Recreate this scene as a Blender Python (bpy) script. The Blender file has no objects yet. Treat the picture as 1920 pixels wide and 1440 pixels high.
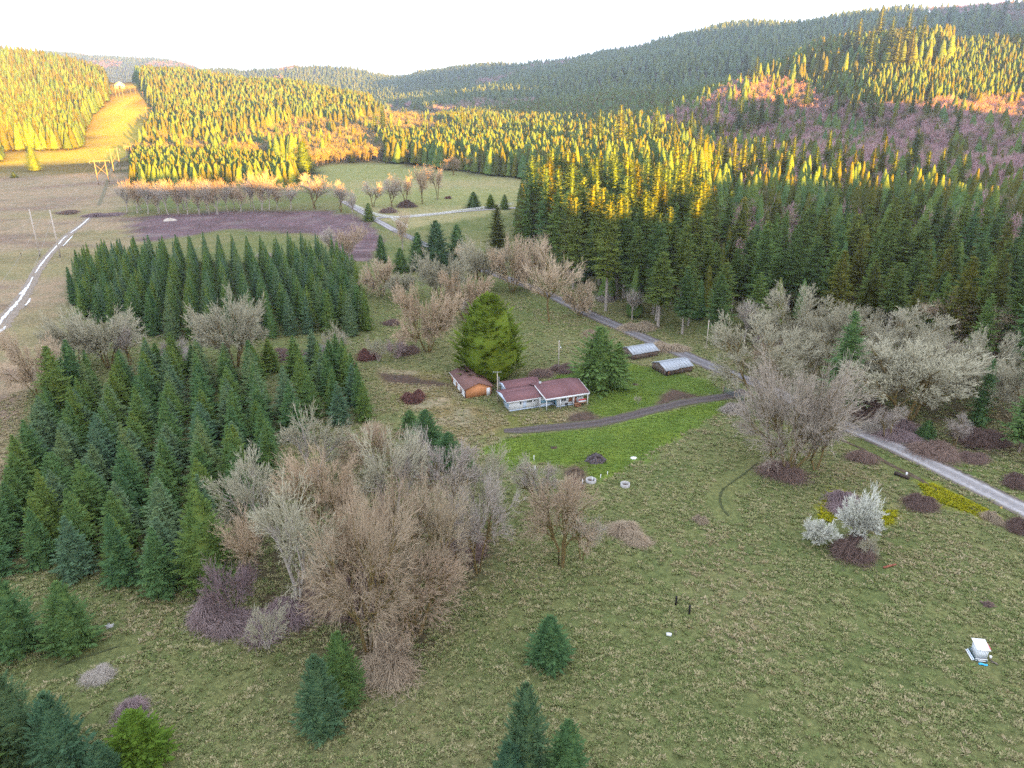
import bpy, bmesh, math, random
import numpy as np
from mathutils import Vector, Matrix

S = bpy.context.scene
COL = S.collection
rad = math.radians
# ------------------------------------------------------------------ camera
CAM_H, PITCH, FPX = 65.0, rad(21.4), 1364.0
cam_d = bpy.data.cameras.new('camera')
cam_d.sensor_width = 36.0
cam_d.lens = FPX / 1920 * 36
cam_d.clip_start = 0.5
cam_d.clip_end = 20000
cam = bpy.data.objects.new('camera', cam_d)
cam.location = (0, 0, CAM_H)
cam.rotation_euler = (rad(90) - PITCH, 0, 0)
COL.objects.link(cam)
S.camera = cam
# ------------------------------------------------------------------ sky, sun, exposure
SUN_AZ, SUN_EL = 33.0, 3.3          # degrees behind-and-right of the view axis, degrees above the horizon
w = bpy.data.worlds.new('World')
S.world = w
w.use_nodes = True
nt = w.node_tree
bg = nt.nodes['Background']
sky = nt.nodes.new('ShaderNodeTexSky')
sky.sky_type = 'NISHITA'
sky.sun_disc = False
sky.sun_elevation = rad(SUN_EL)
sky.sun_rotation = rad(180 - SUN_AZ)
sky.altitude = 200
sky.air_density = 1.0
sky.dust_density = 0.6
sky.ozone_density = 1.0
hsv = nt.nodes.new('ShaderNodeHueSaturation')     # a thin even veil of high cloud: the same everywhere
hsv.inputs['Saturation'].default_value = 0.45
mixs = nt.nodes.new('ShaderNodeMixRGB')
mixs.inputs['Fac'].default_value = 0.86
mixs.inputs['Color2'].default_value = (2.75, 3.0, 3.5, 1)
nt.links.new(sky.outputs['Color'], hsv.inputs['Color'])
nt.links.new(hsv.outputs['Color'], mixs.inputs['Color1'])
nt.links.new(mixs.outputs['Color'], bg.inputs['Color'])
bg.inputs['Strength'].default_value = 0.067
sun_d = bpy.data.lights.new('sun', 'SUN')
sun_d.energy = 5.0
sun_d.angle = rad(0.5)
sun_d.color = (1.0, 0.44, 0.008)
sun = bpy.data.objects.new('sun', sun_d)
_d = Vector((-math.sin(rad(SUN_AZ)) * math.cos(rad(SUN_EL)), math.cos(rad(SUN_AZ)) * math.cos(rad(SUN_EL)), -math.sin(rad(SUN_EL))))
sun.rotation_euler = _d.to_track_quat('-Z', 'Y').to_euler()
sun.location = (400, -400, 300)
COL.objects.link(sun)
S.view_settings.view_transform = 'Standard'
S.view_settings.look = 'None'
S.view_settings.gamma = 1.0
S.view_settings.use_curve_mapping = False
S.view_settings.exposure = 3.72
S.cycles.max_bounces = 6
S.cycles.diffuse_bounces = 3
S.cycles.glossy_bounces = 2
S.cycles.transmission_bounces = 4
S.cycles.volume_bounces = 0
S.cycles.sample_clamp_indirect = 0.06
S.cycles.transparent_max_bounces = 8
S.cycles.use_denoising = False

# ------------------------------------------------------------------ survey: photo points to places on the land
cp_, sp_ = math.cos(PITCH), math.sin(PITCH)

def ray(u, v):
    a = (u - 960) / FPX
    b = (v - 720) / FPX
    return np.array([a, cp_ - b * sp_, -sp_ - b * cp_])

def deep(u, v, z):                       # point on the sight line at axial depth z
    return ray(u, v) * z + np.array([0, 0, CAM_H])

def at0(u, v, h=0.0):
    d = ray(u, v)
    return d * ((h - CAM_H) / d[2]) + np.array([0, 0, CAM_H])

def depth_of(x, y, z=0.0):
    return y * cp_ - (z - CAM_H) * sp_

def proj(x, y, z):
    zc = depth_of(x, y, z)
    yc = y * sp_ + (z - CAM_H) * cp_
    return 960 + FPX * x / zc, 720 - FPX * yc / zc

# ------------------------------------------------------------------ terrain
# ridge crests read off the photograph: (u, v, axial depth) of the ground along each crest, and the half-width of its slopes
RIDGES = [
    (150, [(-320,70,1150),(-100,95,1150),(0,114,1150),(70,126,1140),(130,140,1130),(170,155,1130),(205,172,1140)]),
    (230, [(205,172,1140),(225,167,1150),(300,152,1180),(400,166,1180),(500,180,1150),(600,196,1120),(700,214,1090),(770,238,1050)]),
    (420, [(-400,110,4000),(-150,104,4000),(20,94,4000),(60,86,4000),(95,80,4000),(150,96,3950),(240,107,3900),(300,114,3850),(320,124,3800),(345,142,3700)]),
    (300, [(340,144,3100),(375,128,3050),(410,123,3000),(450,131,2950),(500,121,2900),(560,118,2850),(600,124,2800),(650,130,2780),(720,143,2750),(800,160,2650)]),
    (340, [(800,162,2750),(830,146,2700),(860,134,2600),(900,124,2500),(950,126,2400),(1020,129,2300),(1060,116,2200),(1130,106,2100),(1200,91,2000),(1300,70,1900),(1360,52,1850),(1420,46,1800),(1500,49,1750),(1600,27,1700),(1720,22,1650),(1850,16,1600),(2100,8,1600)]),
    (190, [(1520,125,1500),(1400,118,1560),(1280,128,1620),(1180,134,1680),(1090,140,1740),(1000,160,1800),(920,178,1850),(850,196,1900)]),
    (170, [(1380,158,1250),(1280,178,1290),(1180,189,1330),(1080,201,1370),(980,213,1420),(880,224,1480),(800,230,1560)]),
    (165, [(1130,278,820),(1190,258,850),(1250,232,880),(1320,200,900),(1400,170,920),(1480,143,930),(1560,116,930),(1650,108,905),(1750,98,885),(1850,90,870),(1950,78,860),(2200,55,900),(2500,20,950)]),
]
_RD = []
for _w, _l in RIDGES:
    _p = np.array([deep(*q) for q in _l])
    _RD.append((_w, _p[:, :2], _p[:, 2]))

def crest_height(x, y):
    tot = np.zeros(len(x))
    for w_, P, h in _RD:
        best = np.full(len(x), 1e18)
        hh = np.zeros(len(x))
        for i in range(len(P) - 1):
            a, e = P[i], P[i + 1] - P[i]
            t = np.clip(((x - a[0]) * e[0] + (y - a[1]) * e[1]) / (e @ e), 0, 1)
            d = (x - a[0] - t * e[0]) ** 2 + (y - a[1] - t * e[1]) ** 2
            k = d < best
            best = np.where(k, d, best)
            hh = np.where(k, h[i] + t * (h[i + 1] - h[i]), hh)
        tot += np.maximum(hh, 0) ** 5 / (1 + best / (w_ * w_)) ** 5
    return tot ** .2

def smooth(a, b, x):
    t = np.clip((x - a) / (b - a), 0, 1)
    return t * t * (3 - 2 * t)

def vnoise(x, y, s, seed=0):             # cheap value noise
    x = np.asarray(x, float) / s + 37.7 * seed
    y = np.asarray(y, float) / s - 91.3 * seed
    xi, yi = np.floor(x).astype(np.int64), np.floor(y).astype(np.int64)
    fx, fy = x - xi, y - yi
    fx, fy = fx * fx * (3 - 2 * fx), fy * fy * (3 - 2 * fy)
    def h(a, b):
        n = (a * 374761393 + b * 668265263 + seed * 974711) & 0x7fffffff
        n = ((n ^ (n >> 13)) * 1274126177) & 0x7fffffff
        return ((n ^ (n >> 16)) & 0xffff) / 65535.0
    return (h(xi, yi) * (1 - fx) + h(xi + 1, yi) * fx) * (1 - fy) + (h(xi, yi + 1) * (1 - fx) + h(xi + 1, yi + 1) * fx) * fy

SA, CA = math.sin(rad(SUN_AZ)), math.cos(rad(SUN_AZ))
RIDGE_T = -400.0                          # unseen ridge hiding the low sun, crest shaped for its shade, off to the right and behind the camera
def ridge(x, y):
    s = x * CA + y * SA
    t = -x * SA + y * CA
    crest = np.interp(s, [-1500, -400, -80, 0, 29, 100, 155, 180, 300, 371, 450, 506, 604, 690, 745, 780, 806, 850, 905, 960, 1020, 1080, 1330, 2000],
                         [82, 80, 76, 74, 72, 69, 63, 61, 65, 60, 61, 74, 96, 126, 130, 100, 90, 97, 116, 135, 215, 300, 322, 340])
    crest = crest + 5 * (vnoise(s, t * 0, 60, 5) - .5) + 3.5 * (vnoise(s, t * 0, 17, 6) - .5)
    return crest, t - RIDGE_T

def H(x, y):
    x = np.atleast_1d(np.asarray(x, float)).ravel()
    y = np.atleast_1d(np.asarray(y, float)).ravel()
    out = crest_height(x + (vnoise(x, y, 90, 8) - .5) * 40, y + (vnoise(x, y, 90, 9) - .5) * 40)
    out = np.maximum(out, smooth(900, 2600, y) * 45)
    out = out - 6 * smooth(20, 0, out)
    # level valley floor in front of the camera
    flat = smooth(330, 760, y + 0.1 * np.abs(x + 30))
    flat = np.maximum(flat, smooth(150, 420, x) * smooth(100, 320, y))
    out = out * flat
    hill = smooth(8, 60, out)
    out = out + hill * (vnoise(x, y, 130, 1) - .5) * 12 + hill * (vnoise(x, y, 45, 2) - .5) * 4
    far = smooth(1500, 2600, y)
    out = out + far * hill * ((vnoise(x, y, 420, 3) - .5) * 24 + (vnoise(x, y, 190, 4) - .5) * 22)
    out = np.where(y < 1400, np.maximum(out, -1.0), out)
    c, q = ridge(x, y)
    rr = c * np.exp(-(q / (70.0 + .55 * c)) ** 2)
    rr = rr * smooth(900, 700, y)
    return np.maximum(out, rr)

def Hs(x, y):
    return float(H([x], [y])[0])

_zs = np.concatenate([np.arange(60, 500, 1.5), np.geomspace(500, 5000, 700)])
def at(u, v):                             # first place where the sight line meets the land
    d = ray(u, v)
    p = d[None, :] * _zs[:, None] + np.array([0, 0, CAM_H])
    g = p[:, 2] - H(p[:, 0], p[:, 1])
    k = np.argmax(g < 0)
    if g[k] >= 0:
        return p[-1]
    if k == 0:
        return p[0]
    a = g[k - 1] / (g[k - 1] - g[k])
    q = p[k - 1] * (1 - a) + p[k] * a
    return np.array([q[0], q[1], Hs(q[0], q[1])])

# ------------------------------------------------------------------ helpers
def tag(o, label=None, cat=None, group=None, kind=None):
    if label: o['label'] = label
    if cat: o['category'] = cat
    if group: o['group'] = group
    if kind: o['kind'] = kind
    return o

def link(name, me, parent=None):
    o = bpy.data.objects.new(name, me)
    COL.objects.link(o)
    if parent is not None:
        o.parent = parent
    return o

def empty(name, loc, rz=0.0, label=None, cat=None, group=None):
    o = bpy.data.objects.new(name, None)
    COL.objects.link(o)
    o.location = loc
    o.rotation_euler = (0, 0, rz)
    o.empty_display_size = 0.5
    return tag(o, label, cat, group)

def mesh_np(name, V, Fc, mats, mi=None, smooth_=False):
    """V (n,3); Fc: list of arrays of polygons (k columns each)"""
    me = bpy.data.meshes.new(name)
    if not isinstance(Fc, list):
        Fc = [Fc]
    Fc = [np.asarray(f, np.int32) for f in Fc if len(f)]
    V = np.asarray(V, np.float32)
    me.vertices.add(len(V))
    me.vertices.foreach_set('co', V.ravel())
    nl = sum(f.size for f in Fc)
    npoly = sum(len(f) for f in Fc)
    me.loops.add(nl)
    me.loops.foreach_set('vertex_index', np.concatenate([f.ravel() for f in Fc]))
    me.polygons.add(npoly)
    tot = np.concatenate([np.full(len(f), f.shape[1], np.int32) for f in Fc])
    st = np.concatenate([[0], np.cumsum(tot)[:-1]]).astype(np.int32)
    me.polygons.foreach_set('loop_start', st)
    try:
        me.polygons.foreach_set('loop_total', tot)
    except Exception:
        pass
    for m in (mats if isinstance(mats, (list, tuple)) else [mats]):
        me.materials.append(m)
    if mi is not None:
        me.polygons.foreach_set('material_index', np.asarray(mi, np.int32))
    if smooth_:
        me.polygons.foreach_set('use_smooth', np.ones(npoly, bool))
    me.update(calc_edges=True)
    me.validate()
    return me

class MB:                                # gathers boxes, bars, prisms into ONE mesh
    def __init__(s):
        s.V, s.F, s.n = [], {}, 0
    def add(s, verts, faces):
        for f in faces:
            s.F.setdefault(len(f), []).append([i + s.n for i in f])
        s.V.extend([tuple(v) for v in verts])
        s.n += len(verts)
        return s
    def box(s, c, d, rz=0.0, M=None):
        x, y, z = d[0] / 2, d[1] / 2, d[2] / 2
        vs = [Vector((sx * x, sy * y, sz * z)) for sz in (-1, 1) for sy in (-1, 1) for sx in (-1, 1)]
        R = M or Matrix.Rotation(rz, 3, 'Z')
        vs = [R @ v + Vector(c) for v in vs]
        return s.add(vs, [(0, 2, 3, 1), (4, 5, 7, 6), (0, 1, 5, 4), (2, 6, 7, 3), (0, 4, 6, 2), (1, 3, 7, 5)])
    def tube(s, pts, r0, r1=None, n=8, cap=True):
        r1 = r0 if r1 is None else r1
        pts = [Vector(p) for p in pts]
        m = len(pts)
        rings = []
        for i, p in enumerate(pts):
            t = (pts[min(i + 1, m - 1)] - pts[max(i - 1, 0)]).normalized()
            a = t.cross(Vector((0, 0, 1)))
            if a.length < 1e-3:
                a = Vector((1, 0, 0))
            a.normalize()
            b = t.cross(a)
            r = r0 + (r1 - r0) * i / max(1, m - 1)
            rings.append([p + a * r * math.cos(2 * math.pi * k / n) + b * r * math.sin(2 * math.pi * k / n) for k in range(n)])
        vs = [v for rg in rings for v in rg]
        fs = [(i * n + k, i * n + (k + 1) % n, (i + 1) * n + (k + 1) % n, (i + 1) * n + k) for i in range(m - 1) for k in range(n)]
        if cap:
            fs += [tuple(range(n))[::-1], tuple((m - 1) * n + k for k in range(n))]
        return s.add(vs, fs)
    def prism(s, poly, off):              # polygon extruded by a vector
        n = len(poly)
        a = [Vector(p) for p in poly]
        b = [p + Vector(off) for p in a]
        return s.add(a + b, [tuple(range(n))[::-1], tuple(range(n, 2 * n))] + [(i, (i + 1) % n, n + (i + 1) % n, n + i) for i in range(n)])
    def mesh(s, name, mat):
        return mesh_np(name, s.V, [np.array(f) for f in s.F.values()], mat)
    def build(s, name, mat, parent=None, bevel=0.0):
        o = link(name, s.mesh(name, mat), parent)
        if bevel:
            b = o.modifiers.new('bevel', 'BEVEL')
            b.width = bevel
            b.segments = 1
        return o

# ------------------------------------------------------------------ materials
def new_mat(name):
    m = bpy.data.materials.new(name)
    m.use_nodes = True
    t = m.node_tree
    b = t.nodes['Principled BSDF']
    b.inputs['Specular IOR Level'].default_value = 0.25
    return m, t, b

def N(t, kind, **kw):
    n = t.nodes.new(kind)
    for k, v in kw.items():
        if k in n.inputs:
            n.inputs[k].default_value = v
        else:
            setattr(n, k, v)
    return n

def ramp(t, stops):
    r = t.nodes.new('ShaderNodeValToRGB')
    e = r.color_ramp.elements
    e[0].position, e[0].color = stops[0][0], (*stops[0][1], 1)
    e[1].position, e[1].color = stops[-1][0], (*stops[-1][1], 1)
    for p, c in stops[1:-1]:
        q = e.new(p)
        q.color = (*c, 1)
    return r

def plain(name, c, rough=0.7, spec=0.25, noise=0.25, scale=3.0, stretch=(1, 1, 1), bump=0.0, metal=0.0, c2=None):
    """a base colour with grain in object space"""
    m, t, b = new_mat(name)
    tc = N(t, 'ShaderNodeTexCoord')
    mp = N(t, 'ShaderNodeMapping')
    mp.inputs['Scale'].default_value = stretch
    t.links.new(tc.outputs['Object'], mp.inputs['Vector'])
    nz = N(t, 'ShaderNodeTexNoise', Scale=scale, Detail=6.0, Roughness=0.65)
    t.links.new(mp.outputs['Vector'], nz.inputs['Vector'])
    c2 = c2 or tuple(min(1, x * (1 + noise)) for x in c)
    r = ramp(t, [(0.3, tuple(x * (1 - noise) for x in c)), (0.5, c), (0.72, c2)])
    t.links.new(nz.outputs['Fac'], r.inputs['Fac'])
    t.links.new(r.outputs['Color'], b.inputs['Base Color'])
    b.inputs['Roughness'].default_value = rough
    b.inputs['Specular IOR Level'].default_value = spec
    b.inputs['Metallic'].default_value = metal
    if bump:
        bp = N(t, 'ShaderNodeBump', Strength=bump, Distance=0.05)
        t.links.new(nz.outputs['Fac'], bp.inputs['Height'])
        t.links.new(bp.outputs['Normal'], b.inputs['Normal'])
    return m

def foliage(name, stops, trans=0.25, tcol=None, spread=0.0, use_tint=False):
    """leaf or needle material; stops: colour ramp over a per-tree random and a noise over the crown"""
    m = bpy.data.materials.new(name)
    m.use_nodes = True
    t = m.node_tree
    t.nodes.remove(t.nodes['Principled BSDF'])
    out = t.nodes['Material Output']
    oi = N(t, 'ShaderNodeObjectInfo')
    tc = N(t, 'ShaderNodeTexCoord')
    nz = N(t, 'ShaderNodeTexNoise', Scale=0.9, Detail=3.0)
    t.links.new(tc.outputs['Object'], nz.inputs['Vector'])
    a = N(t, 'ShaderNodeMath', operation='MULTIPLY_ADD')
    a.inputs[1].default_value = 0.62
    t.links.new(oi.outputs['Random'], a.inputs[0])
    b_ = N(t, 'ShaderNodeMath', operation='MULTIPLY_ADD')
    b_.inputs[1].default_value = 0.75
    b_.inputs[2].default_value = -0.19
    t.links.new(nz.outputs['Fac'], b_.inputs[0])
    t.links.new(b_.outputs[0], a.inputs[2])
    r = ramp(t, stops)
    t.links.new(a.outputs[0], r.inputs['Fac'])
    d = N(t, 'ShaderNodeBsdfDiffuse')
    tr = N(t, 'ShaderNodeBsdfTranslucent')
    mx = N(t, 'ShaderNodeMixShader')
    mx.inputs[0].default_value = trans
    t.links.new(r.outputs['Color'], d.inputs['Color'])
    t.links.new(r.outputs['Color'], tr.inputs['Color'])
    t.links.new(d.outputs[0], mx.inputs[1])
    t.links.new(tr.outputs[0], mx.inputs[2])
    t.links.new(mx.outputs[0], out.inputs['Surface'])
    return m
# ------------------------------------------------------------------ the ground
def poly_w(pts):                          # photo outline to a world outline
    return np.array([at(u, v)[:2] for u, v in pts])

def inside(poly, x, y):
    c = np.zeros(len(x), bool)
    n = len(poly)
    for i in range(n):
        x1, y1 = poly[i]
        x2, y2 = poly[(i + 1) % n]
        if y1 == y2:
            continue
        k = ((y1 > y) != (y2 > y)) & (x < (x2 - x1) * (y - y1) / (y2 - y1) + x1)
        c ^= k
    return c

def sdist(poly, x, y):                    # signed distance, positive inside
    d = np.full(len(x), 1e9)
    n = len(poly)
    for i in range(n):
        a, b = poly[i], poly[(i + 1) % n]
        e = b - a
        L = (e ** 2).sum() + 1e-9
        t = np.clip(((x - a[0]) * e[0] + (y - a[1]) * e[1]) / L, 0, 1)
        d = np.minimum(d, np.hypot(x - a[0] - t * e[0], y - a[1] - t * e[1]))
    return np.where(inside(poly, x, y), d, -d)

LAWN_LOW = poly_w([(903,842),(955,822),(1060,806),(1130,798),(1200,782),(1280,768),(1365,748),(1352,772),(1330,787),(1240,838),(1150,892),(1128,902),(1090,890),(1060,876),(1010,866),(975,872),(955,885),(930,862)])
LAWN_UP = poly_w([(1104,752),(1108,726),(1035,712),(1060,694),(1150,672),(1180,682),(1232,692),(1290,706),(1330,716),(1352,738),(1300,748),(1240,758),(1190,771),(1140,781),(1100,772)])
YARD_DRY = poly_w([(700,690),(850,700),(870,752),(940,775),(1010,775),(1080,770),(1090,788),(1000,800),(950,806),(900,842),(860,840),(800,790),(740,760)])
CLEARED = poly_w([(246,407),(330,400),(520,395),(600,394),(672,404),(705,430),(722,452),(690,492),(640,486),(600,440),(430,430),(330,445),(265,455),(240,425)])
TAN_LEFT = poly_w([(-400,318),(60,330),(230,322),(245,300),(252,335),(236,395),(240,420),(262,458),(170,480),(125,580),(90,640),(60,720),(20,860),(-60,1000),(-400,900)])
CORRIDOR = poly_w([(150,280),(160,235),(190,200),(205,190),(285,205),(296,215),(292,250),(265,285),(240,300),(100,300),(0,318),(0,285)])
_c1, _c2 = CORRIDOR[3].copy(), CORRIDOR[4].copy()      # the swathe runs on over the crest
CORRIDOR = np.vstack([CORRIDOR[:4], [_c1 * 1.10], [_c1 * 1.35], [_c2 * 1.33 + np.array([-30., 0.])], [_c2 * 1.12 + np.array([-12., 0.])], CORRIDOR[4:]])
FAR_FIELD = poly_w([(590,312),(700,302),(850,322),(1030,340),(1000,380),(960,395),(760,430),(690,405),(655,385),(610,345)])
FAR_GRASS = poly_w([(690,212),(740,200),(830,215),(860,222),(800,232),(720,225)])
CLEARING = poly_w([(1860,440),(1990,432),(1990,470),(1900,466),(1865,455)])
YELLOW = [poly_w([(1722,907),(1750,907),(1800,930),(1870,966),(1866,978),(1800,955),(1740,935)]),
          poly_w([(1540,945),(1560,920),(1590,920),(1585,960),(1560,980),(1535,975)]),
          poly_w([(1655,960),(1682,955),(1675,982),(1650,985)])]
VERGE = poly_w([(1600,845),(1700,850),(1800,850),(1960,880),(1960,950),(1800,900)])
DIRT = [poly_w([(1228,760),(1232,745),(1255,730),(1290,738),(1310,748),(1300,760),(1260,768)]),
        poly_w([(1062,795),(1072,775),(1095,768),(1120,778),(1125,795)]),
        poly_w([(700,700),(840,712),(842,722),(720,716)])]
GARDEN = poly_w([(1052,884),(1075,872),(1100,888),(1112,905),(1085,915),(1060,905)])

def grow(c0, c1, s):
    out = [c0]
    while abs(out[-1] - c0) < abs(c1 - c0):
        out.append(out[-1] + s * math.copysign(1, c1 - c0))
        s *= 1.09
    return np.array(out[1:])
gx = np.concatenate([grow(-118, -3400, 1.4)[::-1], np.arange(-118, 118.1, 1.15), grow(118, 2700, 1.4)])
gy = np.concatenate([grow(44, -520, 1.6)[::-1], np.arange(44, 330.1, 1.15), grow(330, 4900, 1.4)])
GX, GY = np.meshgrid(gx, gy)
fx, fy = GX.ravel(), GY.ravel()
fz = H(fx, fy)
nx_, ny_ = len(gx), len(gy)
near = smooth(700, 500, fy)
fz = fz + near * ((vnoise(fx, fy, 14, 11) - .5) * .35 + (vnoise(fx, fy, 4, 12) - .5) * .12) * smooth(260, 200, np.abs(fx))
_i = np.arange(nx_ * ny_).reshape(ny_, nx_)
Fg = np.stack([_i[:-1, :-1], _i[:-1, 1:], _i[1:, 1:], _i[1:, :-1]], -1).reshape(-1, 4)

def mixc(c, m, col):
    m = np.clip(m, 0, 1)[:, None]
    return c * (1 - m) + np.array(col)[None] * m
jx = fx + (vnoise(fx, fy, 6, 21) - .5) * 3.2 + (vnoise(fx, fy, 2.2, 23) - .5) * 1.4
jy = fy + (vnoise(fx, fy, 6, 22) - .5) * 3.2 + (vnoise(fx, fy, 2.2, 24) - .5) * 1.4
col = np.tile(np.array([[.125, .14, .058]]), (len(fx), 1))                     # rough pasture
col = mixc(col, smooth(.35, .75, vnoise(fx, fy, 26, 31)) * .5, (.165, .152, .08))
col = mixc(col, smooth(.5, .85, vnoise(fx, fy, 11, 32)) * .5, (.085, .112, .042))
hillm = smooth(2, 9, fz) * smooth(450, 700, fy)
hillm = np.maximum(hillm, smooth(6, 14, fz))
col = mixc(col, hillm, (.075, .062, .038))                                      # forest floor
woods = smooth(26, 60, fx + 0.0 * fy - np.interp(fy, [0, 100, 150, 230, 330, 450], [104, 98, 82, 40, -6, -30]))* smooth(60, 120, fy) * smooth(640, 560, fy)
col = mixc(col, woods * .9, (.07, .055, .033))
def region(pol, c, soft=1.0, a=1.0, j=True):
    global col
    sd = sdist(pol, jx if j else fx, jy if j else fy)
    col = mixc(col, smooth(-soft, soft, sd) * a, c)
    return sd
region(TAN_LEFT, (.255, .2, .135), 3)
m_ = smooth(-3, 3, sdist(TAN_LEFT, jx, jy))
col = mixc(col, m_ * smooth(.55, .8, vnoise(fx * .35, fy, 9, 41)) * .7, (.165, .12, .098))
col = mixc(col, m_ * smooth(.5, .8, vnoise(fx * .5, fy, 30, 42)) * .6, (.19, .18, .085))
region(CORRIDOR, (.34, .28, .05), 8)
region(CLEARED, (.125, .088, .098), 2)
m_ = smooth(-2, 2, sdist(CLEARED, jx, jy))
col = mixc(col, m_ * smooth(.6, .8, vnoise(fx * .4, fy, 3.2, 43)) * .6, (.20, .16, .16))
col = mixc(col, m_ * smooth(.6, .8, vnoise(fx * .4, fy, 6.2, 44)) * .6, (.08, .055, .055))
region(FAR_FIELD, (.20, .21, .09), 4)
col = mixc(col, smooth(-4, 4, sdist(FAR_FIELD, jx, jy)) * smooth(.35, .7, vnoise(fx * .4, fy, 60, 45)) * .7, (.26, .225, .125))
region(FAR_GRASS, (.13, .125, .05), 12)
region(CLEARING, (.27, .2, .12), 3)
region(YARD_DRY, (.165, .135, .065), 3)
sd_dry = sdist(YARD_DRY, jx, jy)
col = mixc(col, smooth(-2, 2, sd_dry) * smooth(.5, .75, vnoise(fx, fy, 5, 46)) * .7, (.27, .23, .16))
col = mixc(col, smooth(-2, 2, sd_dry) * smooth(.5, .75, vnoise(fx, fy, 7, 47)) * .7, (.10, .125, .03))
sd_lawn = np.maximum(region(LAWN_LOW, (.13, .19, .045), 1.0), region(LAWN_UP, (.105, .155, .043), 1.8))
lm = smooth(-.8, .8, sd_lawn)
col = mixc(col, lm * smooth(.45, .8, vnoise(fx, fy, 7, 48)) * .6, (.135, .18, .03))
col = mixc(col, lm * smooth(.5, .8, vnoise(fx, fy, 4, 49)) * .5, (.07, .105, .03))
for p_ in YELLOW:
    region(p_, (.24, .24, .02), 1.6, .85)
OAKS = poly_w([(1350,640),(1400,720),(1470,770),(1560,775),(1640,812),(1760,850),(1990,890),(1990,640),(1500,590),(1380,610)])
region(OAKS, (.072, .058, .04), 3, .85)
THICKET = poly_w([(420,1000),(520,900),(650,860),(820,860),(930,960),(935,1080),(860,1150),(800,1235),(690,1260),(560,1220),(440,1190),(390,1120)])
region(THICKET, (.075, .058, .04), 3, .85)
region(VERGE, (.10, .125, .045), 2.5)
for p_ in DIRT:
    region(p_, (.085, .062, .05), 1.0)
region(GARDEN, (.10, .075, .06), 1.2)
sd_any_dirt = np.max([sdist(p_, fx, fy) for p_ in DIRT + [GARDEN]], axis=0)

m_ground, t, b = new_mat('ground_cover')
at_ = N(t, 'ShaderNodeAttribute', attribute_name='tint')
geo = N(t, 'ShaderNodeNewGeometry')
n1 = N(t, 'ShaderNodeTexNoise', Scale=1.0, Detail=9.0, Roughness=0.82)
n2 = N(t, 'ShaderNodeTexNoise', Scale=0.16, Detail=4.0, Roughness=0.6)
for n_ in (n1, n2):
    t.links.new(geo.outputs['Position'], n_.inputs['Vector'])
r1 = ramp(t, [(0.34, (.52, .55, .52)), (0.5, (.98, .98, .98)), (0.66, (1.65, 1.58, 1.52))])
t.links.new(n1.outputs['Fac'], r1.inputs['Fac'])
r2 = ramp(t, [(0.3, (.82, .9, .85)), (0.7, (1.2, 1.1, 1.1))])
t.links.new(n2.outputs['Fac'], r2.inputs['Fac'])
mu = N(t, 'ShaderNodeMixRGB', blend_type='MULTIPLY', Fac=1.0)
mu2 = N(t, 'ShaderNodeMixRGB', blend_type='MULTIPLY', Fac=1.0)
t.links.new(at_.outputs['Color'], mu.inputs['Color1'])
t.links.new(r1.outputs['Color'], mu.inputs['Color2'])
t.links.new(mu.outputs['Color'], mu2.inputs['Color1'])
t.links.new(r2.outputs['Color'], mu2.inputs['Color2'])
t.links.new(mu2.outputs['Color'], b.inputs['Base Color'])
b.inputs['Roughness'].default_value = 1.0
b.inputs['Specular IOR Level'].default_value = 0.0
bp = N(t, 'ShaderNodeBump', Strength=0.9, Distance=0.35)
t.links.new(n1.outputs['Fac'], bp.inputs['Height'])
t.links.new(bp.outputs['Normal'], b.inputs['Normal'])

g_me = mesh_np('ground', np.stack([fx, fy, fz], 1), Fg, m_ground, smooth_=True)
ca = g_me.color_attributes.new('tint', 'FLOAT_COLOR', 'POINT')
ca.data.foreach_set('color', np.concatenate([col, np.ones((len(col), 1))], 1).astype(np.float32).ravel())
tag(link('ground', g_me), kind='structure')

_colg = col.reshape(ny_, nx_, 3)
_zg = fz.reshape(ny_, nx_)
def grid_at(arr, x, y):
    i = np.clip(np.searchsorted(gx, x) - 1, 0, nx_ - 2)
    j = np.clip(np.searchsorted(gy, y) - 1, 0, ny_ - 2)
    a = np.clip((x - gx[i]) / (gx[i + 1] - gx[i]), 0, 1)
    c = np.clip((y - gy[j]) / (gy[j + 1] - gy[j]), 0, 1)
    if arr.ndim == 3:
        a, c = a[:, None], c[:, None]
    return (arr[j, i] * (1 - a) + arr[j, i + 1] * a) * (1 - c) + (arr[j + 1, i] * (1 - a) + arr[j + 1, i + 1] * a) * c
def GZ(x, y):                             # height of the built ground sheet
    return float(grid_at(_zg, np.array([float(x)]), np.array([float(y)]))[0])
def place(u, v):
    p = at(u, v)
    return Vector((p[0], p[1], GZ(p[0], p[1])))

# ------------------------------------------------------------------ air
_xa, _xb, _ya, _yb = gx[0] - 30, gx[-1] + 30, gy[0] - 30, gy[-1] + 30
hz = MB().box(((_xa + _xb) / 2, (_ya + _yb) / 2, 223), (_xb - _xa, _yb - _ya, 450)).build('haze', None)
hm = bpy.data.materials.new('haze_air')
hm.use_nodes = True
hm.node_tree.nodes.remove(hm.node_tree.nodes['Principled BSDF'])
pv = hm.node_tree.nodes.new('ShaderNodeVolumePrincipled')
pv.inputs['Color'].default_value = (.62, .77, 1.0, 1)
pv.inputs['Density'].default_value = 0.000165
pv.inputs['Anisotropy'].default_value = 0.8
hm.node_tree.links.new(pv.outputs[0], hm.node_tree.nodes['Material Output'].inputs['Volume'])
hz.data.materials.clear()
hz.data.materials.append(hm)
tag(hz, kind='stuff')
print('GROUND z range', fz.min(), fz.max())
# ------------------------------------------------------------------ growing trees
def unit(v):
    return v / (np.linalg.norm(v, axis=-1, keepdims=True) + 1e-9)

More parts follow.
